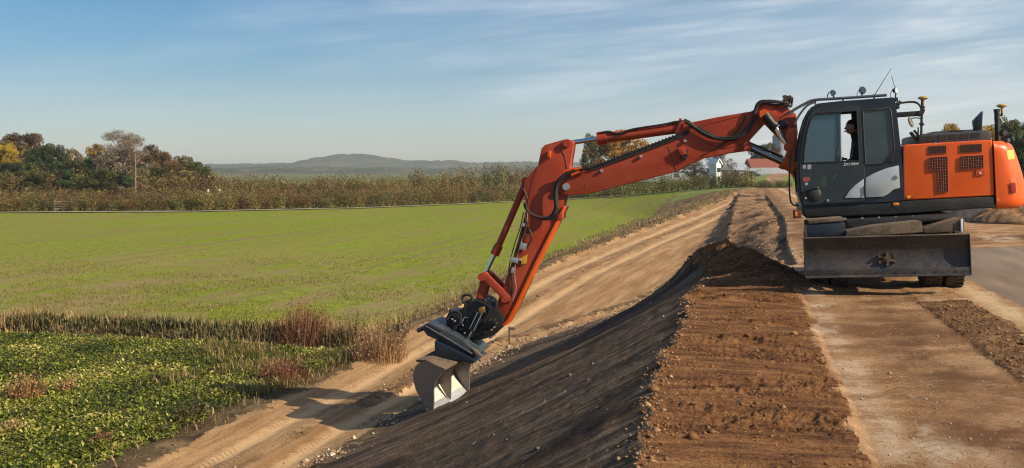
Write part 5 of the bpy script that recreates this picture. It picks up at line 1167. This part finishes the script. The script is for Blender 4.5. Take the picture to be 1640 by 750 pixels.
SH = [shrub_mesh(k, 300+i) for i, k in enumerate(['shrub', 'shrubg', 'shrubr', 'shrub', 'shrubg', 'shrubr'])]
def plant(name, X, Y, H, Wd, label, cat, group, mi, dz=-0.05):
    o = bpy.data.objects.new(name, SH[mi]); C.objects.link(o); o.location = (X, Y, hz(X, Y)+dz); o.scale = (Wd, Wd, H); o.rotation_euler = (0, 0, random.uniform(0, 6.28))
    return tag(o, label, cat, group)
random.seed(5)
row = [ground_at(px, py) for px, py in ((-70, 343), (0, 340.5), (300, 339), (600, 333), (850, 322))] + [((px-820)/1640*Y_, Y_, 0) for px, Y_ in ((930, 175), (1000, 165), (1060, 152), (1130, 136), (1200, 121))]
def along(P, n, off=0.0, jit=0.3, u0=0.0, u1=1.0):
    A_ = np.array([(p[0], p[1]) for p in P]); px = 820+1640*A_[:, 0]/A_[:, 1]; out = []
    for i in range(n):
        q = px[0]+(px[-1]-px[0])*(u0+(u1-u0)*(i+0.5+random.uniform(-jit, jit))/n); Y = np.interp(q, px, A_[:, 1]); Y += off+random.uniform(-1, 1); out.append(((q-820)/1640*Y, Y, q))
    return out
for x, y, q in along(row, 150, 2.0):
    right = q > 900
    plant('shrub', x, y, random.uniform(1.9, 2.9)*(1.1 if right else 1), random.uniform(2.2, 3.2), 'yellow green young shrub in the front row right of the arm' if right else 'olive brown shrub in the front row along the meadow edge', 'shrub', 'front row shrubs right of the arm' if right else 'front row shrubs along the meadow', random.choice([1, 4, 1, 4, 0]) if right else random.choice([0, 1, 3, 4, 2]))
for x, y, q in along(row, 130, 16.0, 0.5, 0, 0.76):
    plant('shrub', x, y, random.uniform(2.2, 3.2), random.uniform(2.6, 3.8), 'golden brown shrub in the second row behind the meadow', 'shrub', 'second row shrubs behind the meadow', random.choice([0, 3, 2, 5, 0]))
for x, y, q in along(row, 130, 44.0, 0.5, 0.0, 0.80):
    hh = np.interp(q, [0, 330, 420, 600, 860, 900, 950], [5.5, 4.9, 4.3, 4.8, 6.6, 6.2, 4.5])*random.uniform(0.82, 1.12)
    plant('young_tree', x, y, hh, random.uniform(3.6, 4.8), 'tall feathery young tree in the back row below the hills', 'tree', 'back row of young trees below the hills', random.choice([0, 3, 2, 5, 1, 0]))
for i in range(16):
    x, y, z = ground_at(1196+i*5.2, 301.0); plant('hedge_shrub', x, y+3, random.uniform(0.75, 1.0), 1.6, 'low dark hedge bush at the far end of the dirt road', 'shrub', 'low hedge at the far end of the dirt road', 1)
for i, (px, py) in enumerate(((1490, 352), (1575, 345), (1625, 342), (1638, 338))):
    pass
# reddish dry bush at the ditch, and other weeds
def ball_pts(c, r, n, seed, flat=1.0):
    g = np.random.default_rng(seed); d = g.normal(size=(n, 3)); d /= np.linalg.norm(d, axis=1)[:, None]; d *= g.uniform(0, 1, n)[:, None]**0.45*np.array(r); return np.array(c)+d*flat
m_weed = leafmat('dry_weed', [(0, (0.08, 0.040, 0.020)), (0.5, (0.24, 0.115, 0.050)), (1, (0.42, 0.24, 0.11))], 0.2)
m_dry = leafmat('dry_grass', [(0, (0.17, 0.11, 0.040)), (0.5, (0.42, 0.285, 0.115)), (1, (0.64, 0.48, 0.22))], 0.3)
m_mix = leafmat('mixed_grass', [(0, (0.045, 0.055, 0.014)), (0.45, (0.13, 0.12, 0.03)), (0.7, (0.27, 0.19, 0.07)), (1, (0.42, 0.31, 0.13))], 0.3)
m_verge = leafmat('verge_straw', [(0, (0.07, 0.045, 0.022)), (0.5, (0.21, 0.135, 0.065)), (1, (0.38, 0.27, 0.14))], 0.25)
m_dkg = leafmat('dark_weeds', [(0, (0.018, 0.022, 0.008)), (0.6, (0.055, 0.060, 0.018)), (1, (0.22, 0.145, 0.055))], 0.15)  # the ditch bank's shade is put into these dark greens
m_beet = leafmat('beet_leaves', [(0, (0.028, 0.044, 0.004)), (0.40, (0.105, 0.150, 0.009)), (0.66, (0.30, 0.33, 0.035)), (1, (0.70, 0.60, 0.20))], 0.25, 0.42)
m_grass = leafmat('meadow_grass', [(0, (0.08, 0.088, 0.008)), (0.6, (0.21, 0.22, 0.018)), (1, (0.42, 0.34, 0.09))], 0.35)
def clump(name, px, py, w, h, n, mat, label, cat, seed, depth=0.7):
    x, y, z = ground_at(px, py); g = np.random.default_rng(seed); ww = w/1640*y; hh = h/1640*y
    a = g.uniform(0, 2*PI, n); rr = np.sqrt(g.uniform(0, 1, n)); X = x+rr*np.cos(a)*ww/2; Y = y+rr*np.sin(a)*depth
    P = zpts(X, Y); H = hh*(1.25-0.95*rr)*g.uniform(0.35, 1.1, n); v, f, r = blades(P, H, g.uniform(0.004, 0.010, n), 0.42, seed)
    lp = P[g.integers(0, n, n*2)]; u = g.uniform(0.1, 1, n*2)**1.4; lp = lp+np.stack([g.normal(0, .06, n*2), g.normal(0, .06, n*2), u*hh*g.uniform(.5, 1.0, n*2)], 1)
    v2, f2 = quads_at(lp, g.uniform(.012, .030, n*2), .4, 1.3, seed); f2 = f2+len(v)
    me = np_mesh(name, np.concatenate([v, v2]), np.concatenate([f, f2]), mat, [('rnd', 'FACE', np.concatenate([r, g.uniform(0, 1, n*2)]))])
    o = bpy.data.objects.new(name, me); C.objects.link(o); return tag(o, label, cat)
clump('dry_bush', 484, 545, 90, 72, 900, m_weed, 'tall reddish brown dry bush standing in the ditch grass', 'bush', 1, 0.9)
clump('dry_bush', 608, 572, 90, 62, 800, m_dry, 'tall straw coloured grass clump at the right end of the ditch', 'grass clump', 2, 0.9)
clump('dry_bush', 560, 556, 60, 48, 500, m_mix, 'olive brown weed clump in the ditch beside the reddish bush', 'bush', 3, 0.8)
clump('weed', 42, 638, 56, 46, 420, m_weed, 'reddish weed standing among the beet leaves at the left', 'weed', 4, 0.4)
clump('weed', 105, 628, 30, 24, 200, m_weed, 'small reddish weed right of the larger one in the beets', 'weed', 5, 0.3)
clump('weed', 20, 690, 36, 20, 160, m_dry, 'low straw coloured weed at the left edge in the beets', 'weed', 6, 0.3)
clump('weed', 160, 712, 24, 20, 120, m_weed, 'low orange brown weed among the near beet leaves', 'weed', 7, 0.25)
clump('weed', 300, 672, 46, 24, 220, m_dkg, 'dark dry weed in the beets close to the track', 'weed', 8, 0.4)
clump('weed', 455, 610, 80, 46, 500, m_weed, 'grey brown weed patch between the ditch and the track', 'weed', 9, 0.7)
g = np.random.default_rng(77)
def scatter(n, xr, yr, keep, seed):
    gg = np.random.default_rng(seed); x = gg.uniform(*xr, n); y = gg.uniform(*yr, n); ok = keep(x, y, gg); ok &= np.abs(x/y) < 0.62; return x[ok], y[ok]
# beet crop
def kbeet(x, y, gg):
    t, s = to_ts(x, y); e = left_t(s)-0.75+0.3*fbm(s*1.3, s*0, 3, 2); return (t < e) & (y < ditch_y(x)-1.0+0.3*np.sin(x*2)) & (gg.uniform(0, 1, len(x)) < np.clip(0.75+0.9*fbm(x*0.9, y*0.9, 8, 3)+0.2, 0.25, 1))
x, y = scatter(46000, (-20, -2), (11, 31), kbeet, 1)
base = zpts(x, y); n = len(x); nl = 8
P0 = np.repeat(base, nl, 0); m = len(P0); az = g.uniform(0, 2*PI, m); el = g.uniform(0.25, 1.25, m); ln = g.uniform(0.035, 0.085, m)
d = np.stack([np.cos(az)*np.cos(el), np.sin(az)*np.cos(el), np.sin(el)], 1); sd_ = np.stack([-np.sin(az), np.cos(az), np.zeros(m)], 1)
st = P0 + d*0.05; md_ = st+d*(ln*0.62)[:, None]; d2 = d.copy(); d2[:, 2] -= g.uniform(0.5, 1.3, m); d2 /= np.linalg.norm(d2, axis=1)[:, None]; tip = md_+d2*(ln*0.6)[:, None]
w = (ln*g.uniform(0.26, 0.4, m))[:, None]
v = np.stack([st-sd_*w*.25, st+sd_*w*.25, md_+sd_*w, md_-sd_*w, tip+sd_*w*.35, tip-sd_*w*.35], 1).reshape(-1, 3); i = np.arange(m)*6
f = np.concatenate([np.stack([i, i+1, i+2, i+3], 1), np.stack([i+3, i+2, i+4, i+5], 1)])
pr_ = np.repeat(np.clip(0.45+0.5*fbm(x*0.6, y*0.6, 15, 3), 0, 1), nl); rn = np.clip(pr_+g.normal(0, 0.24, m), 0, 1)
stuff('beet_crop', v, f, m_beet, 'green sugar beet leaves covering the ground left of the track', 'crop', np.concatenate([rn, rn]))
# ditch: weeds coloured dark for the near bank's shade, straw on the far lip
def kd(lo, hi, t_off=0.6):
    def k(x, y, gg):
        t, s = to_ts(x, y); dd = y-ditch_y(x); return (dd > lo) & (dd < hi) & (t < left_t(s)-t_off) & (x > -24)
    return k
x, y = scatter(60000, (-24, -1), (24, 36), kd(-0.7, 1.7), 2); P = zpts(x, y); hh = g.uniform(0.08, 0.34, len(x))*np.clip(0.9+1.1*fbm(x*0.7, y*0.4, 66, 3), 0.3, 1.6); v, f, r = blades(P, hh, g.uniform(0.010, 0.026, len(x)), 0.5, 2); stuff('ditch_weeds', v, f, m_dkg, 'weeds coloured dark for the shade in the ditch between beets and meadow', 'weeds', r)
x, y = scatter(60000, (-24, -1), (24, 37), kd(-0.3, 2.4, 0.8), 3); P = zpts(x, y); dens = np.clip(0.5+0.8*fbm(x*0.8, y*0.5, 5, 3)+0.35*(x > -9), 0.15, 1.3); hh = g.uniform(0.16, 0.52, len(x))*dens; v, f, r = blades(P, hh, g.uniform(0.005, 0.012, len(x)), 0.35, 3); stuff('dry_grass', v, f, m_dry, 'straw coloured grass along the far lip of the ditch', 'grass', r)
x, y = scatter(8000, (-24, -1), (24, 33), kd(-1.5, -0.5, 0.5), 4); P = zpts(x, y); v, f, r = blades(P, g.uniform(0.06, 0.2, len(x)), g.uniform(0.006, 0.014, len(x)), 0.6, 4); stuff('bank_grass', v, f, m_dry, 'pale and brown grass on the near side of the ditch', 'grass', r)
x, y = scatter(26000, (-11, -1), (21, 31), lambda x, y, gg: (to_ts(x, y)[0] < left_t(to_ts(x, y)[1])-0.4) & (x > -8.2+0.9*np.sin(y*1.3)) & (y > 21.5+0.5*(-2.6-x)*0.6) & (y < ditch_y(x)+0.5), 14); P = zpts(x, y); v, f, r = blades(P, g.uniform(0.06, 0.34, len(x))*np.clip(0.7+fbm(x, y, 9, 2), .3, 1.5), g.uniform(0.006, 0.015, len(x)), 0.7, 14); stuff('rough_grass', v, f, m_mix, 'yellowing rough grass between the ditch and the track', 'grass', r)
# verge beside the haul track
def kv(x, y, gg):
    t, s = to_ts(x, y); e = left_t(s)+0.25*fbm(s*1.2, s*0, 3, 3); near = y < 27
    q = np.where(near, (t < e-0.15) & (t > e-1.3), (t < e-0.2) & (t > -11.6)); return q & (gg.uniform(0, 1, len(x)) < np.clip(0.62+0.9*fbm(t*0.9, s*0.5, 18, 3), 0.03, 1)) & (gg.uniform(0, 1, len(x)) < np.clip(70/y, 0.1, 1))
x, y = scatter(230000, (-14, 30), (13, 105), kv, 5); P = zpts(x, y); sc2 = np.clip(y/45, 0.8, 2.0); v, f, r = blades(P, g.uniform(0.04, 0.20, len(x))*(1+0.8*(vnoise(x*0.7, y*0.3, 4) > 0.72)), g.uniform(0.006, 0.014, len(x))*sc2, 1.0, 5)
stuff('verge_grass', v, f, m_verge, 'dry trampled grass along the left verge of the dirt track', 'grass', r)
x, y = scatter(40000, (-14, 30), (13, 70), kv, 6); P = zpts(x, y); v, f, r = blades(P, g.uniform(0.06, 0.2, len(x)), g.uniform(0.006, 0.014, len(x)), 0.6, 6); stuff('verge_weeds', v, f, m_mix, 'green weeds among the dry grass of the verge', 'weeds', r)
# meadow sward close to the ditch
def km(x, y, gg):
    t, s = to_ts(x, y); return (y > ditch_y(x)+1.6) & (t < -11.0) & (gg.uniform(0, 1, len(x)) < np.clip(0.45+1.5*fbm(x*0.35, y*0.35, 28, 4), 0.05, 1)*(1-sstep(33, 66, y)))
x, y = scatter(240000, (-48, 6), (29, 72), km, 7); P = zpts(x, y); v, f, r = blades(P, g.uniform(0.04, 0.08, len(x)), g.uniform(0.008, 0.016, len(x))*np.clip(y/40, 1, 2), 0.7, 7); stuff('meadow_grass', v, f, m_grass, 'short green grass of the flat meadow beyond the ditch', 'grass', r)

# ---------------------------------------------------------------- stones and clods
def rocks(P, size, seed):
    g = np.random.default_rng(seed); n = len(P)
    base = np.array([(1, 0, 0), (0.3, .9, 0), (-.8, .5, 0.1), (-.8, -.6, 0), (0.3, -1, .05), (.3, .1, .75), (-.35, .1, .6), (0, 0, -.5)]); F = np.array([(0, 1, 5), (1, 6, 5), (1, 2, 6), (2, 3, 6), (3, 4, 6), (4, 5, 6), (4, 0, 5), (1, 0, 7), (2, 1, 7), (3, 2, 7), (4, 3, 7), (0, 4, 7)])
    a = g.uniform(0, 2*PI, n); ca, sa = np.cos(a), np.sin(a); V_ = base[None]*(1+g.normal(0, 0.22, (n, 8, 3)))*np.asarray(size).reshape(-1, 1, 1)*g.uniform(.7, 1.3, (n, 1, 3))
    v = np.stack([V_[..., 0]*ca[:, None]-V_[..., 1]*sa[:, None], V_[..., 0]*sa[:, None]+V_[..., 1]*ca[:, None], V_[..., 2]], -1)+P[:, None, :]
    return v.reshape(-1, 3), (F[None]+(np.arange(n)*8)[:, None, None]).reshape(-1, 3), np.repeat(g.uniform(0, 1, n), 12)
def rockmat(name, stops):
    t = NT(name, 0.95, 0, 0.1); t.col(t.mix(t.math('MULTIPLY', t.noise(30, 4), 0.4), t.ramp(t.attr('rnd'), stops), (0.18, 0.10, 0.05))); return t.m
def ts_sc(n, tr, sr, seed, geo=False):
    g = np.random.default_rng(seed); t = g.uniform(*tr, n); s = (sr[0]*(sr[1]/sr[0])**g.uniform(0, 1, n)) if geo else g.uniform(*sr, n); return t, s, g
def put_rocks(name, t, s, size, seed, mat, label, cat, lift=0.1):
    x, y = to_xy(t, s); P = np.stack([x, y, height(t, s)+size*lift], 1); v, f, r = rocks(P, size, seed); stuff(name, v, f, mat, label, cat, r)
t, s, g2 = ts_sc(6500, (-0.75, 0.78), (5.5, 21.5), 51); keep = g2.uniform(0, 1, len(t)) < np.clip(0.35+1.4*fbm(t*1.5, s*3, 55, 3), 0.02, 1); t, s = t[keep], s[keep]; put_rocks('soil_clods', t, s, g2.lognormal(-4.75, 0.5, len(t)), 51, rockmat('clod', [(0, (0.12, 0.055, 0.022)), (0.6, (0.24, 0.108, 0.040)), (1, (0.34, 0.18, 0.075))]), 'small brown clods lying on the loose soil strip', 'soil clods')
t, s, g2 = ts_sc(2400, (0, 1), (12, 36), 52, True); t = toe_t(s)+g2.normal(-0.05, 0.22, len(s)); keep = g2.uniform(0, 1, len(s)) < np.clip(0.45+1.4*fbm(s*1.1, s*0, 57, 3), 0.05, 1); t, s = t[keep], s[keep]; put_rocks('rubble', t, s, g2.lognormal(-3.95, 0.5, len(t)), 52, rockmat('rubble', [(0, (0.16, 0.10, 0.055)), (0.6, (0.36, 0.25, 0.15)), (1, (0.62, 0.53, 0.42))]), 'pale stones and crumbs along the foot of the dark slope', 'rubble')
t, s, g2 = ts_sc(450, (-6, -0.8), (8, 26), 53); put_rocks('pebbles', t, s, g2.lognormal(-4.6, 0.5, len(t)), 53, rockmat('slope_pebble', [(0, (0.06, 0.045, 0.035)), (0.8, (0.15, 0.12, 0.10)), (1, (0.45, 0.38, 0.30))]), 'scattered pebbles on the dark smoothed slope', 'pebbles')
t, s, g2 = ts_sc(1500, (0, 1), (6, 22), 56); t = crest_t(s)+g2.normal(0.02, 0.07, len(s)); put_rocks('crest_clods', t, s, g2.lognormal(-4.5, 0.45, len(t)), 56, rockmat('crest_clod', [(0, (0.10, 0.05, 0.022)), (0.6, (0.25, 0.13, 0.06)), (1, (0.42, 0.29, 0.17))]), 'crumbly brown clods along the ragged crest of the slope', 'soil clods')
t, s, g2 = ts_sc(2600, (2.36, 3.05), (6, 15.6), 54); put_rocks('band_clods', t, s, g2.lognormal(-4.75, 0.5, len(t)), 54, rockmat('band_clod', [(0, (0.08, 0.040, 0.018)), (0.7, (0.20, 0.105, 0.048)), (1, (0.34, 0.22, 0.12))]), 'dark clods in the rough band beside the asphalt', 'soil clods')
t, s, g2 = ts_sc(5000, (-4, 1.3), (21, 70), 58, True); keep = (t > toe_t(s)) & (g2.uniform(0, 1, len(s)) < np.clip(0.5+1.4*fbm(t*1.2, s*0.8, 57, 3), 0.05, 1)); t, s = t[keep], s[keep]; put_rocks('spoil_clods', t, s, g2.lognormal(-4.0, 0.5, len(t)), 58, rockmat('spoil_clod', [(0, (0.07, 0.04, 0.022)), (0.4, (0.30, 0.18, 0.10)), (1, (0.52, 0.38, 0.24))]), 'rough clods on the loose ground beyond the soil mound', 'soil clods')
t, s, g2 = ts_sc(2600, (-1.3, 1.1), (16.6, 22.8), 59); d_, _ = seg_dist(t, s, MOUND); keep = d_ < 0.75; t, s = t[keep], s[keep]; put_rocks('mound_clods', t, s, g2.lognormal(-4.3, 0.5, len(t)), 59, rockmat('mound_clod', [(0, (0.07, 0.033, 0.015)), (0.6, (0.21, 0.10, 0.042)), (1, (0.36, 0.21, 0.10))]), 'brown clods on the pushed up soil mound beside the excavator', 'soil clods')
t, s, g2 = ts_sc(2600, (0, 1), (13, 60), 61, True); t = left_t(s)+1.56+g2.normal(0, 0.09, len(s)); keep = g2.uniform(0, 1, len(s)) < np.clip(0.4+1.5*fbm(s*0.9, s*0, 58, 3), 0.05, 1); t, s = t[keep], s[keep]; put_rocks('track_crumbs', t, s, g2.lognormal(-4.2, 0.5, len(t)), 61, rockmat('track_crumb', [(0, (0.12, 0.07, 0.035)), (0.6, (0.26, 0.16, 0.08)), (1, (0.50, 0.38, 0.25))]), 'loose crumbs in a line between the wheel tracks of the dirt track', 'soil clods')
t, s, g2 = ts_sc(3000, (0.8, 3.6), (6, 24), 60); put_rocks('gravel', t, s, g2.lognormal(-5.1, 0.45, len(t)), 60, rockmat('gravel_stone', [(0, (0.16, 0.12, 0.09)), (1, (0.5, 0.42, 0.34))]), 'fine loose gravel on the sandy road base', 'gravel')
# ---------------------------------------------------------------- things in the background and at the track
def wobj(name, bm, mat, label=None, cat=None, parent=None, group=None, smooth=30):
    o = bm_obj(name, bm, mat, parent, smooth)
    if label: tag(o, label, cat, group)
    return o
WALLW = NT('white_wall', 0.8); WALLW.col(WALLW.ramp(WALLW.noise(1.5, 6), [(0.3, (0.62, 0.61, 0.58)), (0.7, (0.78, 0.77, 0.74))])); WALLW = WALLW.m
WALLG = NT('grey_cladding', 0.7); WALLG.col(WALLG.ramp(WALLG.noise(1.0, 6), [(0.3, (0.30, 0.33, 0.36)), (0.7, (0.40, 0.43, 0.46))])); WALLG = WALLG.m
TILE = NT('red_tiles', 0.8); TILE.col(TILE.ramp(TILE.noise(3.0, 6), [(0.3, (0.16, 0.045, 0.028)), (0.7, (0.28, 0.085, 0.05))])); TILE = TILE.m
DKG = NT('window_dark', 0.15); DKG.col(DKG.ramp(DKG.noise(1.0), [(0.3, (0.02, 0.025, 0.03)), (0.7, (0.05, 0.06, 0.07))])); DKG = DKG.m
def wx(px, d): return (px-820)/1640*d
def wz(py, d): return ZC+(275-py)/1640*d
def house_thing(name, label, px0, px1, eave, ridge, base, d, dep, wall, roof, wins, axis='x', cat='house'):
    x0, x1 = wx(px0, d), wx(px1, d); cx = (x0+x1)/2; ze, zr, z0 = wz(eave, d), wz(ridge, d), wz(base, d)-0.6
    r = empty(name, label, cat, None, (cx, d+dep/2, z0)); w2 = (x1-x0)/2; H = ze-z0; RH = zr-z0; b = bmesh.new()
    if axis == 'x':
        prism_bm(b, [(-w2, 0), (w2, 0), (w2, H), (-w2, H)], -dep/2, dep/2)
        rb = bmesh.new(); prof_ = [(-dep/2-0.3, H-0.1), (dep/2+0.3, H-0.1), (0, RH)]
        A_ = [rb.verts.new((-w2-0.3, p, q)) for p, q in prof_]; B_ = [rb.verts.new((w2+0.3, p, q)) for p, q in prof_]
    else:
        prism_bm(b, [(-w2, 0), (w2, 0), (w2, H), (0, RH-0.1), (-w2, H)], -dep/2, dep/2)
        rb = bmesh.new(); prof_ = [(-w2-0.2, H-0.12), (0, RH), (w2+0.2, H-0.12), (w2+0.2, H+0.05), (0, RH+0.2), (-w2-0.2, H+0.05)]
        A_ = [rb.verts.new((p, -dep/2-0.2, q)) for p, q in prof_]; B_ = [rb.verts.new((p, dep/2+0.2, q)) for p, q in prof_]
    rb.faces.new(A_); rb.faces.new(B_[::-1])
    for i in range(len(A_)): rb.faces.new((A_[i], B_[i], B_[(i+1) % len(A_)], A_[(i+1) % len(A_)]))
    bm_obj('wall', b, wall, r, 30); bm_obj('roof', rb, roof, r, 30)
    for (u, zc, ww, hh) in wins:
        wb = bmesh.new(); box_bm(wb, (-w2+u*2*w2, -dep/2-0.02, zc*H), (ww, 0.1, hh)); bm_obj('window', wb, DKG, r, 30)
    return r
house_thing('white_house', 'small white gabled house among shrubs behind the boom', 1142, 1152, 263, 256, 290, 150, 1.6, WALLW, WALLW, [(0.35, 0.72, 0.35, 0.6), (0.7, 0.72, 0.35, 0.6), (0.5, 0.3, 0.4, 0.7)], 'y')
bpy.data.objects['white_house'].rotation_euler = (0, 0, R(30))
house_thing('grey_shed', 'long low pale grey shed behind the row of young shrubs', 1000, 1140, 274, 266, 288, 260, 14, WALLG, WALLG, [(0.2, 0.6, 1.2, 1), (0.6, 0.6, 1.2, 1)], cat='shed')
house_thing('farm_shed', 'pale grey shed roof right of the small white house', 1154, 1200, 272, 261, 285, 255, 14, WALLG, WALLG, [(0.5, 0.6, 2, 1.2)], cat='shed')
house_thing('farmhouse', 'red roofed white farmhouse behind the field, below the boom cylinder', 1205, 1262, 268, 254, 284, 265, 10, WALLW, TILE, [(0.15, 0.6, 0.9, 1.1), (0.4, 0.6, 0.9, 1.1), (0.65, 0.6, 0.9, 1.1), (0.9, 0.6, 0.9, 1.1)])
b = bmesh.new(); d = 240
prism_bm(b, [(wx(1197, d), -0.2), (wx(1300, d), -0.2), (wx(1300, d), wz(268.5, d)), (wx(1197, d), wz(269, d))], d, d+0.25, 0.03)
wobj('garden_wall', b, WALLG, 'long pale wall in front of the red roofed farmhouse', 'wall')
sil = bmesh.new(); d = 300; cyl_bm(sil, (wx(1252, d), d, -0.3), (wx(1252, d), d, wz(218, d)), (1266-1237)/2/1640*d, n=36); cyl_bm(sil, (wx(1252, d), d, wz(218, d)), (wx(1252, d), d, wz(213, d)), 14.5/1640*d, 9/1640*d, n=36)
wobj('silo', sil, WALLG, 'tall pale grey silo standing left of the cab', 'silo', smooth=40)
# far parked car
d = 225; r = empty('parked_car', 'small dark blue car parked by the pale wall', 'car', None, (wx(1201, d), d, hz(wx(1201, d), d)))
b = bmesh.new(); prism_bm(b, [(-2.1, .3), (2.1, .3), (2.15, .75), (1.3, .9), (.7, 1.42), (-1.0, 1.45), (-1.7, .95), (-2.1, .85)], -0.85, 0.85, 0.06); bm_obj('body', b, plain('car_blue', (0.02, 0.03, 0.06), 0.3), r)
b = bmesh.new(); prism_bm(b, [(-1.5, .95), (1.1, .93), (.62, 1.36), (-0.95, 1.38)], -0.87, 0.87, 0.0); bm_obj('window', b, DKG, r)
for xx in (-1.3, 1.35): b = bmesh.new(); cyl_bm(b, (xx, -.88, .32), (xx, -.7, .32), .32, n=16); bm_obj('wheel', b, TYRE, r)
WOODM = NT('weathered_wood', 0.9); WOODM.col(WOODM.ramp(WOODM.noise(20, 5), [(0.3, (0.12, 0.09, 0.065)), (0.7, (0.28, 0.22, 0.17))])); WOODM = WOODM.m
d = 158; r = empty('utility_pole', 'tall wooden pole standing in front of the bare tree', 'pole', None, (wx(217, d), d, hz(wx(217, d), d)))
b = bmesh.new(); tube_bm(b, [(0, 0, 0), (0, 0, wz(246, d)-hz(wx(217, d), d))], 0.11, n=10, k=1, r_end=0.08); bm_obj('pole', b, paint('pale_wood', (0.24, 0.17, 0.13), 0.8), r)
b = bmesh.new(); box_bm(b, (0, 0, wz(249, d)-hz(wx(217, d), d)), (0.7, 0.1, 0.1)); bm_obj('crossarm', b, WOODM, r)
for px, lb in ((333.5, 'white marker post, left one of the pair in the shrubs'), (351.5, 'white marker post, right one of the pair in the shrubs')):
    d = 163; x = wx(px, d); z = hz(x, d); b = bmesh.new(); prism_bm(b, [(x-.13, z), (x+.13, z), (x+.13, z+2.05), (x, z+2.15), (x-.13, z+2.05)], d-.1, d+.1, .02); wobj('marker_post', b, WALLW, lb, 'post')
# field gate in the hedge
gx_, gy_, gz_ = ground_at(105, 339); gr = empty('field_gate', 'pale timber gate in the hedge at the left of the meadow', 'gate', None, (gx_, gy_-0.6, gz_))
for xx in (-1.1, 1.1): b = bmesh.new(); box_bm(b, (xx, 0, .75), (.14, .14, 1.5), bev=.01); bm_obj('post', b, WOODM, gr)
for k in range(4): b = bmesh.new(); box_bm(b, (0, -.08, .35+.3*k), (2.2, .05, .11)); bm_obj('rail', b, paint('gate_wood', (0.38, 0.27, 0.17), 0.8), gr)
for px, py, hh, lb in ((1205, 301, .9, 'short dark fence post nearer the red roofed farmhouse'), (1248, 300, 1.0, 'short dark fence post beside the cab, at the far hedge')):
    x, y, z = ground_at(px, py); y += 14; z = hz(x, y); b = bmesh.new(); cyl_bm(b, (x, y, z), (x, y, z+hh+.6), .12, n=8); wobj('fence_post', b, BARK, lb, 'post')
# survey stake with a small board at the foot of the slope, posts at the ditch
x, y, z = ground_at(815.5, 557); r = empty('survey_stake', 'thin stake with a small dark board at the edge of the track', 'stake', None, (x, y, hz(x, y)))
h = 31/1640*y; b = bmesh.new(); box_bm(b, (0, 0, h/2-.05), (.035, .03, h+.1)); bm_obj('post', b, BARK, r); b = bmesh.new(); box_bm(b, (.06, -.025, h-.05), (.17, .02, .07)); bm_obj('board', b, BARK, r)
x, y, z = ground_at(639.5, 553); h = 32/1640*y; b = bmesh.new(); cyl_bm(b, (x, y, hz(x, y)-.1), (x, y, hz(x, y)+h), .035, n=8); wobj('ditch_post', b, BARK, 'dark wooden post in the grass left of the bucket', 'post')
# heap of dark gravel beyond the asphalt, and sparse twigs on it
def heap(cx, cy, rx, ry, H, seed, mat, label, name):
    n = 90; u = np.linspace(-1, 1, n); A, B = np.meshgrid(u, u); rr = np.hypot(A, B)
    x = cx+A*rx; y = cy+B*ry; t, s = to_ts(x, y); hgt = H*np.clip(1-rr, 0, 1)**0.8*(1+0.35*fbm(A*3, B*3, seed, 4)) + 0.10*fbm(x*2, y*2, seed+4, 3)*(rr < 1)
    z = height(t, s)+np.where(rr < 1, hgt, -0.1); j = np.arange(n*n).reshape(n, n); q = np.stack([j[:-1, :-1], j[:-1, 1:], j[1:, 1:], j[1:, :-1]], -1).reshape(-1, 4)
    me = np_mesh(name, np.stack([x.ravel(), y.ravel(), z.ravel()], -1), q, mat, smooth=True); o = bpy.data.objects.new(name, me); C.objects.link(o); tag(o, label, 'heap')
GRV = soil('dark_gravel', [(0.35, (0.045, 0.042, 0.042)), (0.6, (0.10, 0.095, 0.09))], 3, bsc=20, bump=.04)
heap(wx(1575, 38), 38, 3.0, 2.6, 1.35, 301, GRV, 'long dark gravel heap behind the counterweight', 'gravel_heap')
heap(wx(1672, 34), 34, 2.4, 2.4, 1.1, 305, mats[8][1], 'brown soil heap at the right edge of the view', 'soil_heap')
heap(wx(1880, 24.5), 25.5, 1.6, 1.8, 1.8, 309, GRV, 'unseen dark heap added beyond the right edge to cast a shadow', 'gravel_heap')  # unseen heap, added to throw a shadow on the asphalt
# narrow farm path along the hedge
def ribbon(name, P, w, mat, dz):
    A_ = np.array([(p[0], p[1]) for p in P]); k = np.linspace(0, len(P)-1, 260); x = np.interp(k, range(len(P)), A_[:, 0]); y = np.interp(k, range(len(P)), A_[:, 1])
    rows_ = []
    for o_ in np.linspace(-w, 0, 5): t, s = to_ts(x, y+o_); rows_.append(np.stack([x, y+o_, height(t, s)+dz], 1))
    V_ = np.concatenate(rows_); n = 260; j = np.arange(5*n).reshape(5, n); q = np.stack([j[:-1, :-1], j[:-1, 1:], j[1:, 1:], j[1:, :-1]], -1).reshape(-1, 4)
    me = np_mesh(name, V_, q, mat, smooth=True); o = bpy.data.objects.new(name, me); C.objects.link(o); tag(o, kind='structure')
ribbon('farm_path', row, 2.6, soil('farm_path', [(0.3, (0.20, 0.17, 0.12)), (0.7, (0.34, 0.29, 0.22))], 1.0), 0.10)
# hanging air
b = bmesh.new(); bmesh.ops.create_cube(b, size=1); bmesh.ops.scale(b, vec=(9000, 4800, 330), verts=b.verts); bmesh.ops.translate(b, vec=(200, 2350, 330/2-9), verts=b.verts)
hm = bpy.data.materials.new('haze'); hm.use_nodes = True; nn = hm.node_tree.nodes; nn.remove(nn['Principled BSDF']); pv = nn.new('ShaderNodeVolumePrincipled'); pv.inputs['Color'].default_value = (0.82, 0.91, 1.0, 1); pv.inputs['Density'].default_value = 0.00016; pv.inputs['Anisotropy'].default_value = 0.2
hm.node_tree.links.new(pv.outputs[0], nn['Material Output'].inputs['Volume'])
o = bm_obj('haze', b, hm, None, 0); tag(o, kind='stuff'); o['label'] = 'thin pale haze over the far hills'; o['category'] = 'haze'
